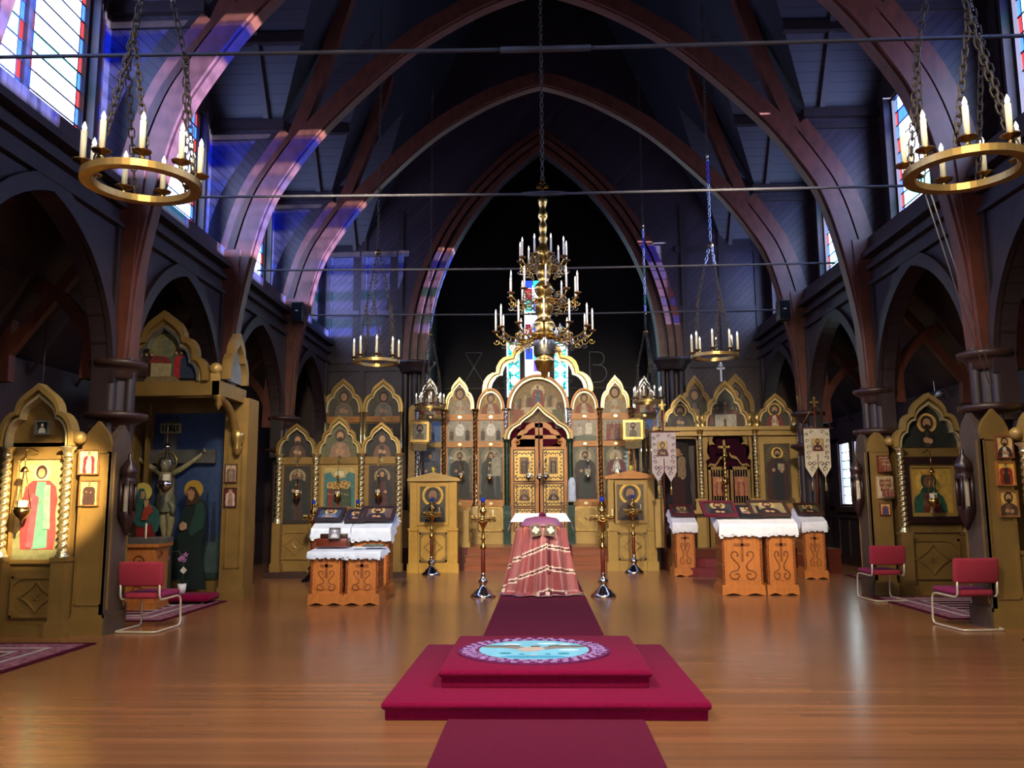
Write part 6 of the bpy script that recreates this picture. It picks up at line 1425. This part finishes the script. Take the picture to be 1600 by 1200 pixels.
def square_banner(label, x0, x1, y0, y1, Y, face, base):
    a, b, c, d = rect(x0, x1, y0, y1, Y); cx = (a+b)/2
    t = thing('fan_banner', label, 'banner', (cx, Y, PZ))
    p = Pic(a, b, c, d, Y, 'a59c7c' if face else '9b8f76')
    p.person(.5, -.2 if not face else .02, .95, '6f6048', None, skin='a5876a', hair='3a2c20', halo='b8ac84', bust=True, wid=.55, beard=True, hand=False); p.done(t, 'banner_icon')
    part('frame', MB().band([(a-.06, c-.06), (b+.06, c-.06), (b+.06, d+.06), (a-.06, d+.06)], [(a, c), (b, c), (b, d), (a, d)], Y-.03, Y+.03, closed=True), GILT, t)
    sc = MB()
    for k in range(10):
        u = k/9
        for xx, zz_ in ((a+(b-a)*u, c-.09), (a+(b-a)*u, d+.08), (a-.09, c+(d-c)*u), (b+.09, c+(d-c)*u)): sc.lathe([(0, -.035), (.03, 0), (0, .035)], xx, Y, zz_, 6)
    part('scalloped_edge', sc, GILT, t)['kind'] = 'stuff'
    part('tassel_row', MB().box(a, b, Y-.01, Y+.01, c-.28, c-.1), mat('faded_fringe', '7a6a4c', rough=.9, var=.4, scale=60, stretch=(3, 1, .2)), t)
    part('pole', MB().tube([(cx, Y+.04, base), (cx, Y+.04, c)], .025, 8), BRASS, t)
    return t
square_banner('square metal banner with faded icon before the left blue-grey panel', 645, 667, 663, 687, 21.2, False, PZ)
square_banner('square metal banner with the holy face, right of the main screen', 977, 1001, 660, 683, 21.2, True, PZ)

# processional cross before the right chapel gates
xb_, Yb = Xp(1138, 862, 19.35), 19.35
PCX = thing('processional_cross', 'gold processional cross on a twisted staff before the chapel gates', 'cross', (xb_, Yb, PR))
zz0 = Zp(1138, 710, Yb)
part('staff', MB().rope(xb_, Yb, PR, zz0, .028, .1), BRASS, PCX)
part('knop', MB().lathe([(.03, -.1), (.07, -.05), (.08, 0), (.06, .06), (.03, .1)], xb_, Yb, Zp(1138, 752, Yb), 12), BRASS, PCX)
cm = MB().box(xb_-.025, xb_+.025, Yb-.02, Yb+.02, zz0, zz0+.3).box(xb_-.11, xb_+.11, Yb-.02, Yb+.02, zz0+.14, zz0+.19)
for q in ((0, .3), (.11, .165), (-.11, .165)): cm.lathe([(0, -.04), (.038, 0), (0, .04)], xb_+q[0], Yb, zz0+q[1], 8)
part('cross', cm, GILT, PCX)
# gold organ-like candle pipes beside the main screen
for k in range(3):
    X0 = Xp(1001+8*k, 720, 21.5); solo('gilt_pole', MB().lathe([(.05, PZ), (.05, PZ+.1), (.04, PZ+.15), (.04, Zp(1001, 672+2*k, 21.5)), (.06, Zp(1001, 671+2*k, 21.5)+.04)], X0, 21.5, 0, 10), SILVERROPE if k != 1 else BRONZE, ['tall pale gilt pole nearest the main screen on the right', 'dark bronze pole between two pale gilt poles', 'tall pale gilt pole nearest the right chapel screen'][k], 'pole', 'poles right of the main screen', base=(X0, 21.5, PZ))
# white towel on the right marble column
tw = MB().lathe([(0, .62), (.05, .6), (.09, .52), (.105, .4), (.1, .38), (.105, .1), (.12, .0), (.11, .0)], Xp(894, 784, YI-.35), YI-.35, Zp(894, 784, YI-.35), 18, X=None)
solo('white_towel', tw, mat('white_towel_cloth', 'c6d0e2', rough=.9, var=.1), 'white towel hanging on the green column right of the royal doors', 'towel')
# speakers on the far pillars
for x, y, l, m in ((466, 490, 'black loudspeaker box high on the far left pillar', '15181c'), (1224, 487, 'olive loudspeaker box high on the far right pillar', '3a3726')):
    q = P(x, y, 18.2); sp = thing('loudspeaker', l, 'speaker', q)
    part('cabinet', MB().bbox(-.13, .13, -.12, .12, -.2, .24, .015), paint(m), sp, False); part('grille', MB().box(-.11, .11, -.135, -.118, -.18, .22), mat('grille_cloth', m, rough=.9, bump=.4, bscale=300), sp, False)
    part('badge', MB().box(-.03, .03, -.142, -.13, .03, .05), paint('c9c9c4'), sp, False); part('bracket', MB().box(-.03, .03, .1, .3, -.03, .03), DARK, sp, False)

# wire letters on the dark chancel wall
NEON = mat('pale_wire', 'b9bac6', rough=.4, metal=.3, var=.05)
YT = 28.56
def wire(label, name, segs):
    t = thing(name, label, 'letter', P(*segs[0][0], YT))
    for s_ in segs: part('wire', MB().tube([P(x, y, YT) for x, y in s_], .012, 6), NEON, t)
    return t
wire('thin wire letter X with a top bar, left of the crown arch', 'wire_letter', [[(727, 551), (753, 551)], [(727, 552), (741, 575), (755, 597)], [(753, 552), (740, 575), (727, 597)]])
arcB = lambda cx, cy, r, ry: [(cx+r*math.sin(PI*i/10), cy-ry*math.cos(PI*i/10)) for i in range(11)]
wire('thin wire letter B, right of the crown arch', 'wire_letter', [[(921, 550), (922, 597)], [(921, 550), (935, 550)]+arcB(935, 560, 9, 10)[1:]+[(925, 570)], [(935, 570)]+arcB(935, 583.5, 13, 13.5)[1:]+[(927, 597)]])
part('wire_ledge', MB().box(-3.4, 3.4, YT, YT+.06, P(740, 606, YT).z-.05, P(740, 606, YT).z), DARK, None)['kind'] = 'structure'

# east window: three lancets of leaded glass
EW = CH-.05
TQ = glassy('turquoise_quarry', '3fc0b8', 1.6); WQ = glassy('white_quarry', 'dff3f2', 3.0); VQ = glassy('violet_quarry', '7a5ad0', 1.5); RQ = glassy('ruby_quarry', 'a02848', 1.0); BQ = glassy('cobalt_quarry', '2f4fd0', 1.6)
w = bpy.data.objects.new('window_%d' % (wn+1), None); COL.objects.link(w); w['kind'] = 'structure'; w.location = (0, EW, 0)
ORG[w] = Vector((0, EW, 0))
part('tracery_wall', MB().box(Xp(812, 560, EW)+.0, Xp(820, 560, EW), EW-.06, EW+.06, 4.2, 9).box(Xp(858, 560, EW), Xp(866, 560, EW), EW-.06, EW+.06, 4.2, 9).box(-.9, Xp(818, 560, EW), EW-.05, EW+.05, Zp(800, 535, EW), 9).box(Xp(860, 560, EW), .9, EW-.05, EW+.05, Zp(800, 535, EW), 9).box(-.9, .9, EW-.05, EW+.05, Zp(845, 430, EW), 9.1), DARK, w)
for k, (a, b, yt, yb) in enumerate(((793, 813, 535, 620), (865, 886, 535, 620))):
    x0, x1 = Xp(a, 570, EW), Xp(b, 570, EW); z0, z1_ = Zp(840, yb, EW), Zp(840, yt, EW); n = 5
    for r_ in range(n):
        za_, zb2 = z0+(z1_-z0)*r_/n, z0+(z1_-z0)*(r_+1)/n; zm_, xm_ = (za_+zb2)/2, (x0+x1)/2; g = .012
        part('pane', MB().prism([(xm_, za_+g), (x1-g-.03, zm_), (xm_, zb2-g), (x0+g+.03, zm_)], EW-.01, EW+.01), WQ if r_ % 2 == 0 or k else WQ, w)
        for tri in ([(x0+.03, za_+g), (xm_-g, za_+g), (x0+.03, zm_-g)], [(x1-.03, za_+g), (xm_+g, za_+g), (x1-.03, zm_-g)], [(x0+.03, zb2-g), (xm_-g, zb2-g), (x0+.03, zm_+g)], [(x1-.03, zb2-g), (xm_+g, zb2-g), (x1-.03, zm_+g)]): part('pane', MB().prism(tri, EW-.01, EW+.01), TQ, w)
    for q in (x0, x1): part('border_pane', MB().box(q-.022, q+.022, EW-.01, EW+.01, z0, z1_), WQ, w)
x0, x1 = Xp(820, 500, EW), Xp(858, 500, EW)
rnd = random.Random(3)
zt_, zb3 = Zp(840, 432, EW), Zp(840, 600, EW); n = 9
for r_ in range(n):
    for k in range(3):
        za_, zb2 = zb3+(zt_-zb3)*r_/n, zb3+(zt_-zb3)*(r_+1)/n; xa_, xb2 = x0+(x1-x0)*k/3, x0+(x1-x0)*(k+1)/3
        part('pane', MB().box(xa_+.012, xb2-.012, EW-.01, EW+.01, za_+.012, zb2-.012), rnd.choice([WQ, WQ, VQ, BQ, WQ, TQ, RQ]), w)

# ------------------------------------------------------------------ table, dais and orchid in the shrine
tc_ = Vector((-6.32, 13.0, 0))
tb = thing('carved_table', 'carved oak side table with fretted silver top edge by the shrine', 'table', tc_, .12)
part('body', MB().box(-.45, .45, -.3, .3, .1, .92), LECT, tb, False)
part('base', MB().box(-.49, .49, -.34, .34, 0, .12), LECT, tb, False)
part('top', MB().box(-.5, .5, -.35, .35, .92, .97), LECT, tb, False)
part('silver_gallery', MB().band([(-.5, -.35), (.5, -.35), (.5, .35), (-.5, .35)], [(-.47, -.32), (.47, -.32), (.47, .32), (-.47, .32)], -1.05, -.97, closed=True, X=Matrix(((1, 0, 0, 0), (0, 0, 1, 0), (0, -1, 0, 0), (0, 0, 0, 1)))), SILVER, tb, False)
cv = MB()
for k in range(3):
    for sx in (-1, 1): cv.tube([(sx*.2+.09*math.cos(i*.6)*(1-i/16), -.305, .28+.22*k+.09*math.sin(i*.6)*(1-i/16)) for i in range(13)], .012, 5)
cv.box(-.02, .02, -.31, -.3, .2, .85)
part('carving', cv, LECTD, tb, False)
cv2 = MB()
for k in range(4): cv2.tube([(.455, -.12+.1*math.cos(i*.6)*(1-i/16), .25+.18*k+.08*math.sin(i*.6)*(1-i/16)) for i in range(13)], .012, 5)
part('side_carving', cv2, LECTD, tb, False)
tp = Vector((-6.5, 12.95, .97))
ts = thing('silver_stand', 'small dark silver tiered stand on the carved table', 'stand', tp)
part('stem', MB().lathe([(.12, 0), (.13, .02), (.05, .06), (.04, .12), (.09, .2), (.05, .26), (.07, .34), (.03, .42), (.05, .48), (0, .5)], 0, 0, 0, 14), SHB, ts, False)
part('tray', MB().lathe([(.16, .12), (.17, .15), (.05, .13)], 0, 0, 0, 16), SHB, ts, False)
solo('taper_candle', MB().lathe([(0, 0), (.014, 0), (.014, .3), (0, .3)], -6.05, 12.85, .97, 8), CREAM, 'single cream taper candle on the carved table', 'candle')
qc = G(300, 936)
cu = thing('velvet_platform', 'low crimson velvet platform holding the orchid pot', 'platform', (Xp(297, 930, 13.65), 13.62, 0))
part('cushion', MB().bbox(-.42, .42, -.3, .22, .05, .16, .05), CARPET, cu, False)
for x, y in ((-.3, -.22), (.3, -.22), (-.3, .15), (.3, .15)): part('caster', MB().lathe([(0, -.03), (.025, -.015), (.025, .015), (0, .03)], 0, 0, 0, 10, X=Matrix.Translation((x, y, .03)) @ Matrix.Rotation(PI/2, 4, 'Y')), CHROME, cu, False)
op = thing('potted_orchid', 'pink orchid in a white pot on the crimson platform', 'potted plant', (Xp(284, 922, 13.5), 13.5, .165))
part('pot', MB().lathe([(0, 0), (.05, 0), (.068, .15), (.06, .15), (.058, .12), (0, .12)], 0, 0, 0, 16), mat('white_ceramic', 'e2e2e4', rough=.3, var=.03), op, False)
for k, (a, L) in enumerate(((.3, .22), (2.6, .2), (3.6, .14), (5.6, .17))):
    d = Vector((math.cos(a), math.sin(a)*.5, 0)); nn = Vector((-d.y, d.x, 0)).normalized()*.035
    b0 = Vector((0, 0, .14)); m_ = b0+d*L*.5+Vector((0, 0, .07)); e = b0+d*L+Vector((0, 0, .04))
    part('leaf', MB().add([b0, m_-nn, e, m_+nn, m_+Vector((0, 0, -.012))], [(0, 1, 4), (1, 2, 4), (2, 3, 4), (3, 0, 4)], 0, True), paint('20402a'), op, False)
st_ = [(0, 0, .13), (.02, 0, .35), (.0, 0, .55), (-.08, 0, .66), (-.2, 0, .64), (-.26, 0, .56)]
part('stem', MB().tube(st_, .006, 5), paint('3a4a2a'), op, False)
for k, (x, z) in enumerate(((.0, .56), (.05, .60), (-.04, .53), (-.24, .56), (-.26, .51), (.03, .52))):
    f = MB()
    for j in range(5):
        a = 2*PI*j/5+.3; f.add([(x, -.02, z), (x+.03*math.cos(a-.4), -.028, z+.03*math.sin(a-.4)), (x+.045*math.cos(a), -.024, z+.045*math.sin(a)), (x+.03*math.cos(a+.4), -.028, z+.03*math.sin(a+.4))], [(0, 1, 2, 3)])
    part('blossom', f, paint('b678b0'), op, False)
part('plant_tag', MB().box(-.04, .04, -.045, -.04, -.04, .04, X=Matrix.Translation((.03, 0, .36)) @ Matrix.Rotation(.7, 4, 'Y')), paint('c4c0b4'), op, False)

# small lights far back in the aisles
t = thing('aisle_strip_light', 'thin pale strip light in the dark left aisle', 'light', P(60, 690, 11.3))
a_, b_ = P(22, 683, 11.3)-P(60, 690, 11.3), P(128, 697, 11.3)-P(60, 690, 11.3)
part('tube', MB().tube([a_, b_], .018, 8), mat('dim_tube_glass', '9aa0a8', rough=.3, var=.05), t, False)
part('housing', MB().tube([a_+Vector((0, 0, .03)), b_+Vector((0, 0, .03))], .025, 6), DARK, t, False)
part('drop_rod', MB().tube([(0, 0, .03), (0, 0, P(60, 480, 11.3).z-P(60, 690, 11.3).z)], .008, 5), DARK, t, False)
t = thing('clamp_spotlight', 'tiny bright clamp light behind the dark framed icon case', 'light', P(1466, 617, 16.0))
part('lamp_head', MB().lathe([(0, .1), (.05, .09), (.08, 0), (.07, 0), (.0, .03)], 0, 0, 0, 12, X=Matrix.Rotation(1.2, 4, 'X')), mat('lamp_aluminium', 'c8ccd2', rough=.25, metal=.7), t, False)
part('lamp_bulb', MB().lathe([(0, .02), (.03, 0), (0, -.03)], 0, 0, 0, 8), mat('clamp_bulb', 'ffffff', emit=4.0, var=.01), t, False)
part('clamp_arm', MB().tube([(0, .06, 0), (.05, .25, .1), (.1, .6, P(1466, 480, 16.0).z-P(1466, 617, 16.0).z)], .012, 6), DARK, t, False)
